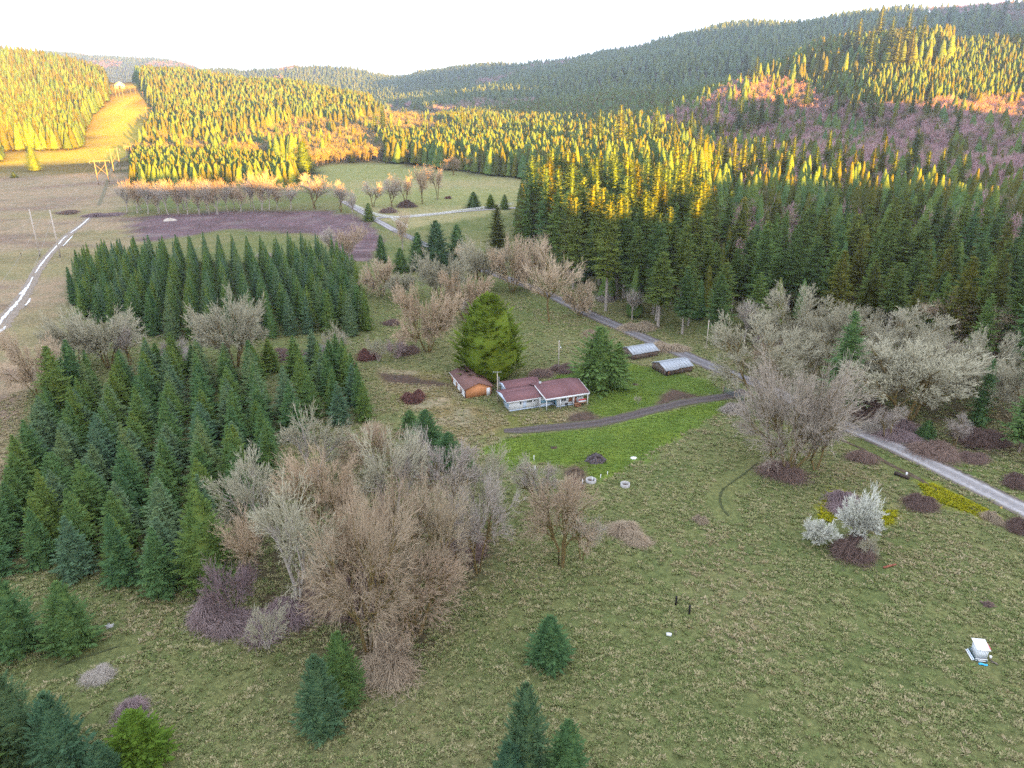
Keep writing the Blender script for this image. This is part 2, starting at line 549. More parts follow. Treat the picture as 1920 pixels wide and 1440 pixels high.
def tube_np(P, R, n):
    """P (m,k,3) polylines, R (m,k) radii -> verts, quads"""
    m, k = P.shape[:2]
    t = unit(np.diff(P, axis=1, append=P[:, -1:] * 2 - P[:, -2:-1]))
    ref = np.where(np.abs(t[..., 2:3]) > .9, np.array([1., 0, 0]), np.array([0, 0, 1.]))
    a = unit(np.cross(t, ref))
    b = np.cross(t, a)
    th = np.arange(n) * 2 * math.pi / n
    V = P[:, :, None] + R[:, :, None, None] * (a[:, :, None] * np.cos(th)[:, None] + b[:, :, None] * np.sin(th)[:, None])
    idx = np.arange(m * k * n).reshape(m, k, n)
    nx = np.roll(idx, -1, 2)
    F = np.stack([idx[:, :-1], nx[:, :-1], nx[:, 1:], idx[:, 1:]], -1).reshape(-1, 4)
    return V.reshape(-1, 3), F

def join_np(parts):
    V, F, o = [], [], 0
    for v, f in parts:
        V.append(v)
        F.append(f + o)
        o += len(v)
    return np.concatenate(V), np.concatenate(F)

def fir_np(seed, h, r, levels, nb, pairs, base=.04, power=.85, pitch=(-8, 38), droop=.18, spray=.46, wid=.3, core=.42, rag=.28, shape='cone', tilt=.35, miss=0.0):
    g = np.random.default_rng(seed)
    tt = np.linspace(0, 1, levels) ** .92
    bt, ba = [], []
    for t in tt:
        n = max(3, int(round(nb * (1 - .45 * t))))
        n_keep = g.random(n) > miss
        bt.append(np.clip(t + g.normal(0, .35 / levels, n), 0, .99)[n_keep])
        ba.append(((np.arange(n) + g.random()) * 2 * math.pi / n + g.normal(0, .22, n))[n_keep])
    t = np.concatenate(bt)
    a = np.concatenate(ba)
    m = len(t)
    if shape == 'cone':
        env = (1 - t) ** power
        env = env * np.clip(.72 + t * 3.2, 0, 1)
    else:
        env = np.sqrt(np.clip(1 - ((t - .3) / .72) ** 2, 0.02, 1)) ** .9
    L = r * env * (1 - rag + 2 * rag * g.random(m) * .8) + .012 * h
    z = h * (base + (1 - base) * t) - .02 * h
    e = np.radians(pitch[0] + (pitch[1] - pitch[0]) * t + g.normal(0, 6, m))
    rd = np.stack([np.cos(a), np.sin(a), 0 * a], 1)
    sd = np.stack([-np.sin(a), np.cos(a), 0 * a], 1)
    up = np.array([0, 0, 1.])
    o = up * z[:, None]
    def pos(s):
        return o + rd * (L * s * np.cos(e))[:, None] + up * (L * (s * np.sin(e) - droop * s * s + droop * .75 * s ** 4))[:, None]
    quads = []
    ss = (np.arange(pairs) + .6) / (pairs + .4)
    for j, s in enumerate(ss):
        for sg in (-1, 1):
            sj = np.clip(s + g.normal(0, .03, m), .06, 1)
            p = pos(sj)
            ax = unit(pos(np.minimum(sj + .05, 1.05)) - p)
            l = L * spray * (1.08 - sj) * g.uniform(.75, 1.25, m) + .016 * h * .5
            ang = np.radians(g.uniform(38, 62, m))
            d = unit(ax * np.cos(ang)[:, None] + sd * (sg * np.sin(ang))[:, None] + up * g.uniform(-.34, .08, m)[:, None])
            nrm = unit(np.cross(d, ax * 1.0) * sg + g.normal(0, tilt, (m, 3)))
            wv = unit(np.cross(nrm, d)) * (l * wid * .5 + .01)[:, None]
            mid = p + d * (l * .45)[:, None]
            tip = p + d * l[:, None] - up * (l * .12)[:, None]
            quads.append(np.stack([p, mid + wv, tip, mid - wv], 1))
    p = pos(np.full(m, .74))
    ti = pos(np.full(m, 1.04))
    wv = sd * (L * (.045 if pairs > 4 else .12) + .015)[:, None]
    mid = pos(np.full(m, .86))
    quads.append(np.stack([p, mid + wv, ti, mid - wv], 1))
    Q = np.concatenate(quads)
    V = Q.reshape(-1, 3)
    F = np.arange(len(V)).reshape(-1, 4)
    parts = [(V, F)]
    if core:                              # rough cone for the close inner twigs, added to block light inside
        k = 9
        zc = np.linspace(base * h + .02 * h, h * .97, 8)
        tc = (zc / h - base) / (1 - base)
        ec = (1 - tc) ** power if shape == 'cone' else np.sqrt(np.clip(1 - ((tc - .3) / .72) ** 2, 0.01, 1))
        R = (r * core * ec)[:, None] * g.uniform(.75, 1.2, (8, k))
        th = np.arange(k) * 2 * math.pi / k
        V2 = np.stack([R * np.cos(th), R * np.sin(th), zc[:, None] + g.normal(0, .01 * h, (8, k))], -1).reshape(-1, 3)
        ii = np.arange(8 * k).reshape(8, k)
        nn = np.roll(ii, -1, 1)
        parts.append((V2, np.stack([ii[:-1], nn[:-1], nn[1:], ii[1:]], -1).reshape(-1, 4)))
    # leader
    parts.append((np.array([[-.012 * r, 0, h * .955], [.012 * r, 0, h * .955], [.004, 0, h], [-.004, 0, h]]), np.array([[0, 1, 2, 3]])))
    return join_np(parts)

def stem_np(h, r0, n=7, seed=0, stubs=0, z0=.05, z1=.4, top=.93):
    g = np.random.default_rng(seed)
    z = np.array([-.03, .02, .25, .5, .75, top]) * h
    P = np.stack([g.normal(0, .002 * h, 6), g.normal(0, .002 * h, 6), z], 1)[None]
    R = np.array([[1.5, 1.0, .8, .58, .32, .06]]) * r0
    parts = [tube_np(P, R, n)]
    if stubs:                             # dead snags under the green crown
        zz = g.uniform(z0, z1, stubs) * h
        a = g.uniform(0, 6.28, stubs)
        l = g.uniform(.5, 2.4, stubs)
        p0 = np.stack([0 * a, 0 * a, zz], 1)
        p1 = p0 + np.stack([np.cos(a) * l, np.sin(a) * l, -.12 * l], 1)
        parts.append(tube_np(np.stack([p0, p1], 1), np.stack([0 * a + .05, 0 * a + .02], 1), 3))
    return join_np(parts)

def bare_np(seed, h, w, stems=1, kids=(5, 5, 5, 5, 4), ang=(32, 40, 42, 44, 46), ratio=(.62, .66, .66, .64, .6), r0=None, upk=.22, outk=.35, spread=.25, first=.36, twig=.024, f0=.35, crown_z=.5, flat=1.0, lean=0.0):
    """leafless broadleaf tree -> (trunk V,F), (crown V,F)"""
    g = np.random.default_rng(seed)
    r0 = r0 or .026 * h
    a = np.arange(stems) * 2 * math.pi / max(1, stems) + g.uniform(0, 6)
    sp = spread if stems > 1 else .06
    D = unit(np.stack([np.cos(a) * sp * g.uniform(.6, 1.4, stems) + lean, np.sin(a) * sp * g.uniform(.6, 1.4, stems), np.ones(stems)], 1))
    P = np.stack([np.cos(a) * .25 * (stems > 1) * r0 * 4, np.sin(a) * .25 * (stems > 1) * r0 * 4, np.full(stems, -.02 * h)], 1)
    L = h * first * g.uniform(.85, 1.15, stems)
    R = np.full(stems, r0 / (stems ** .4))
    tr, cr = [], []
    lv = 0
    center = np.array([0, 0, h * crown_z])
    while True:
        m = len(P)
        last = lv == len(kids)
        bend = g.normal(0, .07, (m, 3)) * L[:, None]
        E = P + D * L[:, None]
        M = P + D * (L * .5)[:, None] + bend
        if lv <= 2:
            n = (7, 5, 4)[lv]
            t_ = tube_np(np.stack([P, M, E], 1), np.stack([R, R * .82, R * .62], 1), n)
            (tr if lv <= (2 if len(kids) > 4 else 1) else cr).append(t_)
        elif lv == 3 and not last:
            cr.append(tube_np(np.stack([P, M, E], 1), np.stack([R, R * .8, R * .55], 1), 3))
        else:
            wd = np.maximum(R, twig)
            if last:
                wd = np.full(m, twig) * g.uniform(.7, 1.3, m)
            s = unit(np.cross(D, g.normal(0, 1, (m, 3)))) * wd[:, None]
            V = np.stack([P - s, P + s, M + s * .8, M - s * .8, E + s * .3, E - s * .3], 1).reshape(-1, 3)
            o = np.arange(m)[:, None] * 6
            F = np.concatenate([o + np.array([0, 1, 2, 3]), o + np.array([3, 2, 4, 5])])
            cr.append((V, F))
        if last:
            break
        k = kids[lv]
        f = np.concatenate([g.uniform(f0 if lv else .55, 1.0, (m, k - 1)), np.full((m, 1), 1.0)], 1)
        if lv == 0:
            f = np.sort(f, 1)
        f = f.ravel()
        Pi, Di, Li, Ri, Mi, Ei = [np.repeat(q, k, 0) for q in (P, D, L, R, M, E)]
        base = np.where(f[:, None] < .5, Pi + (Mi - Pi) * (f * 2)[:, None], Mi + (Ei - Mi) * (f * 2 - 1)[:, None])
        an = np.radians(ang[lv] * g.uniform(.55, 1.35, m * k))
        an[k - 1::k] *= .5
        # spread children round the parent
        x = unit(np.cross(Di, np.where(np.abs(Di[:, 2:3]) > .9, np.array([[1., 0, 0]]), np.array([[0, 0, 1.]]))))
        y = np.cross(Di, x)
        ph = np.tile(np.arange(k) * 2 * math.pi / k, m) + np.repeat(g.uniform(0, 6.28, m), k) + g.normal(0, .4, m * k)
        pr = x * np.cos(ph)[:, None] + y * np.sin(ph)[:, None]
        outv = unit((base - center) * np.array([1, 1, flat]))
        nd = unit(Di * np.cos(an)[:, None] + pr * np.sin(an)[:, None] + np.array([0, 0, upk]) + outv * outk * min(1, lv * .5 + .3))
        L = Li * ratio[lv] * g.uniform(.7, 1.25, m * k)
        R = Ri * np.where(np.arange(m * k) % k == k - 1, .66, .54)
        P, D = base, nd
        lv += 1
    T, C = join_np(tr), join_np(cr)
    rr = np.percentile(np.hypot(C[0][:, 0], C[0][:, 1]), 97)
    sx, sz = (w / 2) / rr, h / np.percentile(C[0][:, 2], 99.7)
    for q in (T, C):
        q[0][:, :2] *= sx
        q[0][:, 2] *= sz
    return T, C

def bush_np(seed, n=900, arch=.5, twig=.014, dome=.5):
    """unit thicket: canes of radius ~1, height ~dome"""
    g = np.random.default_rng(seed)
    nl = 7                                # several clumps of uneven height run together
    lc = g.uniform(0, 6.28, nl)
    lr = np.sqrt(g.random(nl)) * .62
    ls = g.uniform(.28, .55, nl)
    lh = g.uniform(.45, 1.15, nl)
    k = g.integers(0, nl, n)
    q = np.minimum(np.abs(g.normal(0, .55, n)), 1.5)
    a = g.uniform(0, 6.28, n)
    p = np.stack([lr[k] * np.cos(lc[k]) + q * ls[k] * np.cos(a), lr[k] * np.sin(lc[k]) + q * ls[k] * np.sin(a), np.zeros(n) - .02], 1)
    rr = q
    a2 = a + g.normal(0, 1.1, n)
    hgt = dome * lh[k] * np.exp(-1.1 * rr ** 2) * g.uniform(.35, 1.15, n)
    l = g.uniform(.08, .26, n)
    m = p + np.stack([np.cos(a2) * l * .35, np.sin(a2) * l * .35, hgt], 1)
    e = m + np.stack([np.cos(a2) * l, np.sin(a2) * l, -hgt * arch * g.uniform(.1, 1.2, n)], 1)
    d = unit(e - p)
    s = unit(np.cross(d, g.normal(0, 1, (n, 3)))) * (twig * g.uniform(.6, 1.5, n))[:, None]
    V = np.stack([p - s, p + s, m + s, m - s, e + s * .4, e - s * .4], 1).reshape(-1, 3)
    o = np.arange(n)[:, None] * 6
    return V, np.concatenate([o + np.array([0, 1, 2, 3]), o + np.array([3, 2, 4, 5])])

# ------------------------------------------------------------------ plant materials
M_FIR = foliage('fir_needles', [(0.0, (.066, .140, .068)), (.3, (.092, .170, .066)), (.6, (.122, .195, .058)), (.85, (.155, .212, .050)), (1.0, (.195, .225, .048))], .22)
M_FIR_BLUE = foliage('fir_needles_bluish', [(0.0, (0.083, 0.157, 0.094)), (.5, (0.131, 0.200, 0.105)), (1.0, (0.178, 0.232, 0.080))], .22)
M_FIR_TEAL = foliage('fir_needles_teal', [(0.0, (.045, .105, .07)), (.5, (.075, .145, .078)), (1.0, (.115, .17, .075))], .22)
M_FIR_DARK = foliage('fir_needles_dark', [(0.0, (0.056, 0.109, 0.050)), (.4, (0.089, 0.147, 0.050)), (.75, (0.144, 0.188, 0.048)), (1.0, (0.224, 0.234, 0.045))], .25)
M_CEDAR = foliage('cedar_sprays', [(0.0, (0.062, 0.131, 0.029)), (.5, (0.104, 0.173, 0.026)), (1.0, (0.159, 0.206, 0.029))], .22)
M_GOLD = foliage('fir_needles_yellowish', [(0.0, (0.074, 0.095, 0.033)), (.5, (0.105, 0.121, 0.031)), (1.0, (0.147, 0.147, 0.031))], .25)  # yellow-green needles, mixed in among the other firs
M_TAN = foliage('twigs_tan', [(0.0, (0.378, 0.287, 0.198)), (.5, (0.467, 0.363, 0.255)), (1.0, (0.542, 0.439, 0.319))], .0)
M_PALE = foliage('twigs_pale_lichen', [(0.0, (0.314, 0.295, 0.214)), (.5, (0.390, 0.365, 0.268)), (1.0, (0.432, 0.411, 0.306))], .0)
M_GREY = foliage('twigs_grey', [(0.0, (0.338, 0.294, 0.269)), (.5, (0.425, 0.375, 0.325)), (1.0, (0.500, 0.450, 0.375))], .0)
M_RUST = foliage('twigs_rusty', [(0.0, (0.298, 0.219, 0.154)), (.5, (0.364, 0.285, 0.203)), (1.0, (0.419, 0.357, 0.253))], .0)
M_DUSK = foliage('twigs_dusky', [(0.0, (.26, .215, .185)), (.5, (.33, .28, .235)), (1.0, (.40, .35, .29))], .0)
M_LICHEN = foliage('white_lichen', [(0.0, (.50, .50, .43)), (.5, (.58, .58, .50)), (1.0, (.64, .64, .57))], .0)
M_MAUVE = foliage('twigs_mauve', [(0.0, (0.218, 0.161, 0.172)), (.5, (0.287, 0.213, 0.213)), (1.0, (0.345, 0.276, 0.265))], .0)
M_BRAMBLE = foliage('bramble_canes', [(0.0, (0.136, 0.093, 0.082)), (.5, (0.194, 0.135, 0.117)), (1.0, (0.272, 0.194, 0.158))], .0)
M_FTAN = foliage('far_twigs_tan', [(0.0, (0.184, 0.162, 0.102)), (.5, (0.225, 0.204, 0.126)), (1.0, (0.267, 0.252, 0.168))], .0)
M_FMAUVE = foliage('far_twigs_mauve', [(0.0, (0.333, 0.209, 0.244)), (.5, (0.425, 0.273, 0.294)), (1.0, (0.486, 0.346, 0.344))], .0)
M_BARK = plain('conifer_bark', (.20, .165, .135), .95, .05, .4, 2.0, (4, 4, .6), .4)
M_BARK_PALE = plain('pale_bark', (.36, .32, .28), .95, .05, .35, 2.5, (3, 3, .5), .3)
M_MOSS = plain('mossy_bark', (.17, .125, .06), .95, .05, .45, 1.6, (2, 2, .6), .4, c2=(.16, .15, .04))

def tmesh(name, vf, mat, sm=False):
    return mesh_np(name, vf[0], vf[1], mat, smooth_=sm)

def combo(name, a, b, ma, mb):            # stem and crown in one mesh (for the far woods)
    V, F = join_np([a, b])
    return mesh_np(name, V, F, [ma, mb], mi=[0] * len(a[1]) + [1] * len(b[1]))

# unit kinds: (trunk mesh, crown mesh, height, radius)
KIND = {}
for i in range(6):
    hh, rr_ = 12.0, (2.5, 2.75, 2.35, 2.9, 2.6, 2.2)[i]
    mt_ = (M_FIR, M_FIR, M_FIR_BLUE, M_FIR, M_FIR_BLUE, M_FIR)[i]
    cr_ = fir_np(100 + i, hh, rr_, 25, 9, 8, base=.02, power=.74, pitch=(-2, 46), droop=.12, spray=.44, wid=.34, rag=.34, core=.42, tilt=.45)
    KIND['young%d' % i] = (tmesh('trunk_mesh', stem_np(hh, .16, seed=i), M_BARK), tmesh('crown_mesh', cr_, mt_), hh, rr_)
for i in range(6):
    hh, rr_ = 36.0, (4.6, 5.2, 4.2, 5.6, 4.0, 4.8)[i]
    bs = (.30, .22, .36, .10, .32, .16)[i]
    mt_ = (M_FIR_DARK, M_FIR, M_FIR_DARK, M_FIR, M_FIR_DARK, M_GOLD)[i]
    cr_ = fir_np(200 + i, hh, rr_, 40, 7, 7, base=bs, power=.6, pitch=(-16, 34), droop=.22, spray=.42, wid=.34, rag=.5, core=.3, miss=.14)
    KIND['tall%d' % i] = (tmesh('trunk_mesh', stem_np(hh, .38, seed=20 + i, stubs=26, z1=bs), M_BARK_PALE if i % 2 == 0 else M_BARK), tmesh('crown_mesh', cr_, mt_), hh, rr_)
for i in range(3):                        # full, feathered to the ground, seen close
    hh, rr_ = 12.0, (3.4, 3.7, 3.1)[i]
    cr_ = fir_np(300 + i, hh, rr_, 34, 14, 12, base=.0, power=.52, pitch=(6, 56), droop=.12, spray=.32, wid=.28, rag=.34, core=.5, tilt=.5)
    KIND['full%d' % i] = (tmesh('trunk_mesh', stem_np(hh, .2, seed=40 + i), M_BARK), tmesh('crown_mesh', cr_, (M_FIR, M_FIR_TEAL, M_CEDAR)[i]), hh, rr_)
cr_ = fir_np(320, 18.0, 5.4, 46, 26, 6, base=.02, shape='egg', pitch=(46, 80), droop=.02, spray=.26, wid=.34, rag=.22, core=.52)
KIND['cedar'] = (tmesh('trunk_mesh', stem_np(18, .4, seed=50), M_BARK), tmesh('crown_mesh', cr_, M_CEDAR), 18.0, 5.4)
cr_ = fir_np(321, 12.0, 5.0, 32, 12, 13, base=.03, power=.6, pitch=(-10, 44), droop=.1, spray=.3, wid=.27, rag=.45, core=.4, tilt=.5)
KIND['broadfir'] = (tmesh('trunk_mesh', stem_np(12, .3, seed=51), M_BARK), tmesh('crown_mesh', cr_, M_FIR), 12.0, 5.0)

def bare_kind(key, seed, h, wd, mat, bark=M_MOSS, **kw):
    T_, C_ = bare_np(seed, h, wd, **kw)
    KIND[key] = (tmesh('trunk_mesh', T_, bark, True), tmesh('crown_mesh', C_, mat), h, wd / 2)
K6 = dict(kids=(5, 5, 5, 5, 5), ratio=(.62, .66, .66, .66, .62))
bare_kind('big0', 400, 22, 21, M_TAN, stems=3, spread=.3, twig=.03, kids=(5, 5, 5, 5, 4), ratio=(.62, .66, .66, .66, .62))
bare_kind('big1', 401, 22, 20, M_RUST, stems=4, spread=.42, twig=.019, upk=.1, kids=(5, 5, 5, 5, 4), ratio=(.62, .66, .66, .66, .64))
bare_kind('big3', 403, 20, 18, M_GREY, stems=3, spread=.4, twig=.026, kids=(5, 5, 5, 5, 4), ratio=(.62, .66, .66, .66, .62))
bare_kind('big2', 402, 20, 19, M_PALE, M_BARK_PALE, stems=2, spread=.34, twig=.04, kids=(5, 5, 5, 4, 4), ratio=(.62, .66, .66, .66, .6))
bare_kind('fan0', 405, 20, 20, M_DUSK, stems=7, spread=.7, twig=.022, first=.32, upk=.1, outk=.34, crown_z=.2, f0=.1, kids=(5, 5, 5, 5, 5))
bare_kind('mid0', 410, 14, 13, M_TAN, stems=2, spread=.25, twig=.024, kids=(5, 5, 5, 5, 4))
bare_kind('mid1', 411, 14, 12, M_PALE, M_BARK_PALE, stems=3, spread=.3, twig=.036, kids=(4, 5, 5, 4, 4))
bare_kind('mid2', 412, 14, 12, M_GREY, stems=2, spread=.3, twig=.02, kids=(5, 5, 5, 5, 4), upk=.3)
bare_kind('mid3', 413, 14, 13, M_RUST, stems=3, spread=.3, twig=.02, kids=(4, 5, 5, 5, 4), upk=.15)
bare_kind('oak0', 420, 15, 19, M_PALE, M_MOSS, stems=3, spread=.4, twig=.033, first=.42, upk=.16, outk=.5, flat=1.4, crown_z=.42, kids=(5, 6, 6, 6, 5), ratio=(.66, .6, .55, .5, .5), ang=(40, 44, 50, 55, 55))
bare_kind('oak1', 421, 15, 18, M_PALE, M_MOSS, stems=4, spread=.34, twig=.033, first=.5, upk=.12, outk=.5, flat=1.6, crown_z=.45, kids=(5, 6, 6, 6, 5), ratio=(.6, .56, .52, .5, .5), ang=(42, 46, 50, 55, 55))
bare_kind('round0', 430, 12, 13, M_TAN, stems=6, spread=.75, twig=.03, first=.3, upk=.06, outk=.55, crown_z=.3, f0=.12, kids=(5, 5, 5, 5, 5), ratio=(.68, .62, .6, .58, .56))
bare_kind('round1', 431, 12, 12, M_PALE, stems=6, spread=.6, twig=.032, first=.34, upk=.1, outk=.5, crown_z=.3, f0=.12, kids=(5, 5, 5, 5, 5), ratio=(.68, .62, .6, .58, .56))
bare_kind('slim0', 440, 20, 9, M_GREY, M_BARK_PALE, stems=1, twig=.05, first=.55, upk=.3, outk=.25, f0=.3, kids=(12, 5, 5, 5))
bare_kind('slim1', 441, 20, 10, M_TAN, M_BARK_PALE, stems=2, twig=.05, first=.5, spread=.12, upk=.3, outk=.25, f0=.3, kids=(9, 5, 5, 5))
bare_kind('shrub0', 450, 5, 6.5, M_MAUVE, M_MAUVE, stems=8, spread=.7, twig=.016, first=.4, upk=.1, outk=.4, crown_z=.2, kids=(4, 5, 5, 5))
bare_kind('shrub1', 451, 5, 5.5, M_PALE, M_BARK_PALE, stems=5, spread=.5, twig=.02, first=.4, upk=.1, outk=.4, crown_z=.3, kids=(4, 5, 5, 5))
bare_kind('lichen', 452, 5, 5.5, M_LICHEN, M_BARK_PALE, stems=6, spread=.55, twig=.04, first=.36, upk=.12, outk=.45, crown_z=.3, f0=.15, kids=(5, 6, 6, 6))
bare_kind('broadleaf', 460, 17, 18, M_TAN, M_MOSS, stems=1, twig=.026, first=.75, upk=.02, outk=.4, f0=.12, crown_z=.25, ang=(62, 40, 42, 44, 46), kids=(12, 5, 5, 5, 4), ratio=(.55, .5, .6, .6, .6))

GROUPN = {}
def tree(name, key, x, y, h, wd, rz, label, cat, group=None, z=None, tilt=0.0):
    """Empty at the foot > trunk, crown (meshes shared between alike trees)"""
    tm, cm, kh, kr = KIND[key]
    o = empty(name, (x, y, (GZ(x, y) if z is None else z) - .05), rz, label, cat, group)
    s = wd / 2 / kr
    o.scale = (s, s, h / kh)
    if tilt:
        o.rotation_euler = (tilt, 0, rz)
    link('trunk', tm, o)
    link('crown', cm, o)
    return o

# ------------------------------------------------------------------ woods that nobody could count: points with instanced trees
def scatter(name, pts, scl, rot, idx, srcs):
    me = bpy.data.meshes.new(name)
    n = len(pts)
    me.vertices.add(n)
    me.vertices.foreach_set('co', np.asarray(pts, np.float32).ravel())
    for nm, ty, key, arr in (('scl', 'FLOAT_VECTOR', 'vector', scl), ('rot', 'FLOAT_VECTOR', 'vector', rot), ('pick', 'INT', 'value', idx)):
        at__ = me.attributes.new(nm, ty, 'POINT')
        at__.data.foreach_set(key, np.asarray(arr, np.int32 if ty == 'INT' else np.float32).ravel())
    o = link(name, me)
    gname = name + '_nodes'
    gt = bpy.data.node_groups.new(gname, 'GeometryNodeTree')
    gt.interface.new_socket('Geometry', in_out='INPUT', socket_type='NodeSocketGeometry')
    gt.interface.new_socket('Geometry', in_out='OUTPUT', socket_type='NodeSocketGeometry')
    gi = gt.nodes.new('NodeGroupInput')
    go = gt.nodes.new('NodeGroupOutput')
    jn = gt.nodes.new('GeometryNodeJoinGeometry')
    def named(nm, ty):
        q = gt.nodes.new('GeometryNodeInputNamedAttribute')
        q.data_type = ty
        q.inputs['Name'].default_value = nm
        return [s for s in q.outputs if s.enabled][0]
    sc_, ro_, pk_ = named('scl', 'FLOAT_VECTOR'), named('rot', 'FLOAT_VECTOR'), named('pick', 'INT')
    e2r = gt.nodes.new('FunctionNodeEulerToRotation')
    gt.links.new(ro_, e2r.inputs[0])
    for i, me_s in enumerate(srcs):
        so = bpy.data.objects.new(name + '_source', me_s)
        ob = gt.nodes.new('GeometryNodeObjectInfo')
        ob.inputs['Object'].default_value = so
        ip = gt.nodes.new('GeometryNodeInstanceOnPoints')
        cmpn = gt.nodes.new('FunctionNodeCompare')
        cmpn.data_type = 'INT'
        cmpn.operation = 'EQUAL'
        ii = [s for s in cmpn.inputs if s.enabled]
        gt.links.new(pk_, ii[0])
        ii[1].default_value = i
        gt.links.new(gi.outputs[0], ip.inputs['Points'])
        gt.links.new(cmpn.outputs[0], ip.inputs['Selection'])
        gt.links.new(ob.outputs['Geometry'], ip.inputs['Instance'])
        gt.links.new(e2r.outputs[0], ip.inputs['Rotation'])
        gt.links.new(sc_, ip.inputs['Scale'])
        gt.links.new(ip.outputs[0], jn.inputs[0])
    gt.links.new(jn.outputs[0], go.inputs[0])
    md = o.modifiers.new('scatter', 'NODES')
    md.node_group = gt
    tag(o, kind='stuff')
    return o

FARFIR = []
for i in range(5):
    hh, rr_ = 30.0, (4.6, 5.0, 4.2, 5.4, 4.4)[i]
    cr_ = fir_np(500 + i, hh, rr_, 17, 7, 2, base=.06, power=.7, pitch=(-16, 30), droop=.16, spray=.6, wid=.62, rag=.35, core=.84, tilt=.25)
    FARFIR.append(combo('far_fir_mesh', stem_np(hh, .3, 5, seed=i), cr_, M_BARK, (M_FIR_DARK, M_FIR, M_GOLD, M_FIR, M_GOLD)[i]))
TINYFIR = []
for i in range(3):
    hh, rr_ = 30.0, (4.8, 5.4, 4.3)[i]
    TINYFIR.append(tmesh('tiny_fir_mesh', fir_np(520 + i, hh, rr_, 9, 6, 1, base=.03, power=.7, pitch=(-20, 20), droop=.1, spray=.8, wid=.9, rag=.3, core=.75, tilt=.2), (M_FIR_DARK, M_FIR_DARK, M_FIR_BLUE)[i]))
FARBARE = []
for i in range(4):
    T_, C_ = bare_np(540 + i, 16, 11, stems=2, spread=.2, twig=.085, first=.42, upk=.3, outk=.3, kids=(5, 5, 5, 3), r0=.22)
    FARBARE.append(combo('far_bare_mesh', T_, C_, M_BARK_PALE, (M_FTAN, M_FMAUVE, M_FTAN, M_FMAUVE)[i]))
# ------------------------------------------------------------------ planting
RG = np.random.default_rng(7)
random.seed(7)
def pol(*p):
    return np.array(p, float)
def in_px(poly, u, v):
    return inside(poly, u, v)
def grid_pts(x0, x1, y0, y1, sp, jit=.42):
    xs, ys = np.meshgrid(np.arange(x0, x1, sp), np.arange(y0, y1, sp))
    x = xs.ravel() + RG.uniform(-jit, jit, xs.size) * sp
    y = ys.ravel() + RG.uniform(-jit, jit, xs.size) * sp
    return x, y

# ---- planted young firs: two blocks in rows
def rows(poly, sp_row, sp_in, ang, jit):
    c, s_ = math.cos(ang), math.sin(ang)
    ctr = poly.mean(0)
    a, b_ = np.meshgrid(np.arange(-90, 90, sp_row), np.arange(-90, 90, sp_in))
    a, b_ = a.ravel(), b_.ravel()
    x = ctr[0] + a * c - b_ * s_ + RG.normal(0, jit, a.size)
    y = ctr[1] + a * s_ + b_ * c + RG.normal(0, jit, a.size)
    k = inside(poly, x, y)
    return x[k], y[k]
BLOCK_FAR = poly_w([(132,592),(150,540),(180,505),(260,492),(420,490),(560,492),(640,498),(668,545),(692,628),(640,634),(560,628),(440,640),(300,640),(200,612)])
BLOCK_NEAR = poly_w([(-60,1075),(60,1085),(110,1098),(230,1100),(300,1112),(385,1085),(420,1040),(440,985),(520,905),(545,850),(560,800),(520,740),(500,700),(440,715),(330,690),(240,712),(190,740),(110,745),(60,850),(0,920),(-60,960)])
STRIP = poly_w([(560,720),(600,700),(640,690),(700,735),(722,780),(690,795),(640,800),(590,800),(560,770)])
young = []
for nm, pl_, spr, spi, hr, wr in (('far', BLOCK_FAR, 5.4, 3.9, (11.0, 14.5), (5.0, 6.4)), ('near', BLOCK_NEAR, 5.8, 4.6, (8.5, 12.5), (5.8, 7.8)), ('strip', STRIP, 5.2, 4.8, (8, 12), (5.0, 6.6))):
    X, Y = rows(pl_, spr, spi, rad(22), .3)
    for x, y in zip(X, Y):
        young.append((nm, x, y, RG.uniform(*hr), RG.uniform(*wr)))
young.sort(key=lambda q: -q[3] / depth_of(q[1], q[2]))
YL = {'far': ('young fir planted in the far square block behind the round pale tree', 'young firs of the far planted block'),
      'near': ('young fir planted in the near block beside the big bare thicket', 'young firs of the near planted block'),
      'strip': ('young fir in the short strip between the near block and the orange garage', 'young firs of the strip towards the garage')}
rest = []
for i, (nm, x, y, h, wd) in enumerate(young):
    if i < 300:
        lab, grp = YL[nm]
        uu, vv = proj(x, y, 0.0)
        if nm == 'near':
            if vv > 1010:
                lab, grp = 'young fir in the front ranks of the near block facing the meadow', 'young firs facing the meadow'
            elif vv < 800:
                lab, grp = 'young fir at the back of the near block below the cream bare trees', 'young firs at the back of the near block'
        elif nm == 'far':
            if vv > 585:
                lab, grp = 'young fir in the front rank of the square block above the round pale tree', 'young firs in the front rank of the square block'
            elif uu > 560:
                lab, grp = 'young fir at the paddock end of the square block', 'young firs at the paddock end of the square block'
        ki = int(RG.integers(0, 6))
        lab = lab.replace('young fir', 'bluish young fir' if ki in (2, 4) else 'green young fir', 1)
        tree('young_fir_tree', 'young%d' % ki, x, y, h, wd, RG.uniform(0, 6.28), lab, 'young fir', grp)
    else:
        rest.append((x, y, h, wd))
YM = [combo('young_fir_mesh', (np.zeros((0, 3)), np.zeros((0, 4), int)), fir_np(560 + i, 12, 2.5, 22, 7, 4, base=.03, power=.92, pitch=(2, 48), droop=.12, spray=.5, wid=.42, rag=.24, core=.5), M_BARK, (M_FIR, M_FIR_BLUE, M_FIR)[i]) for i in range(3)]
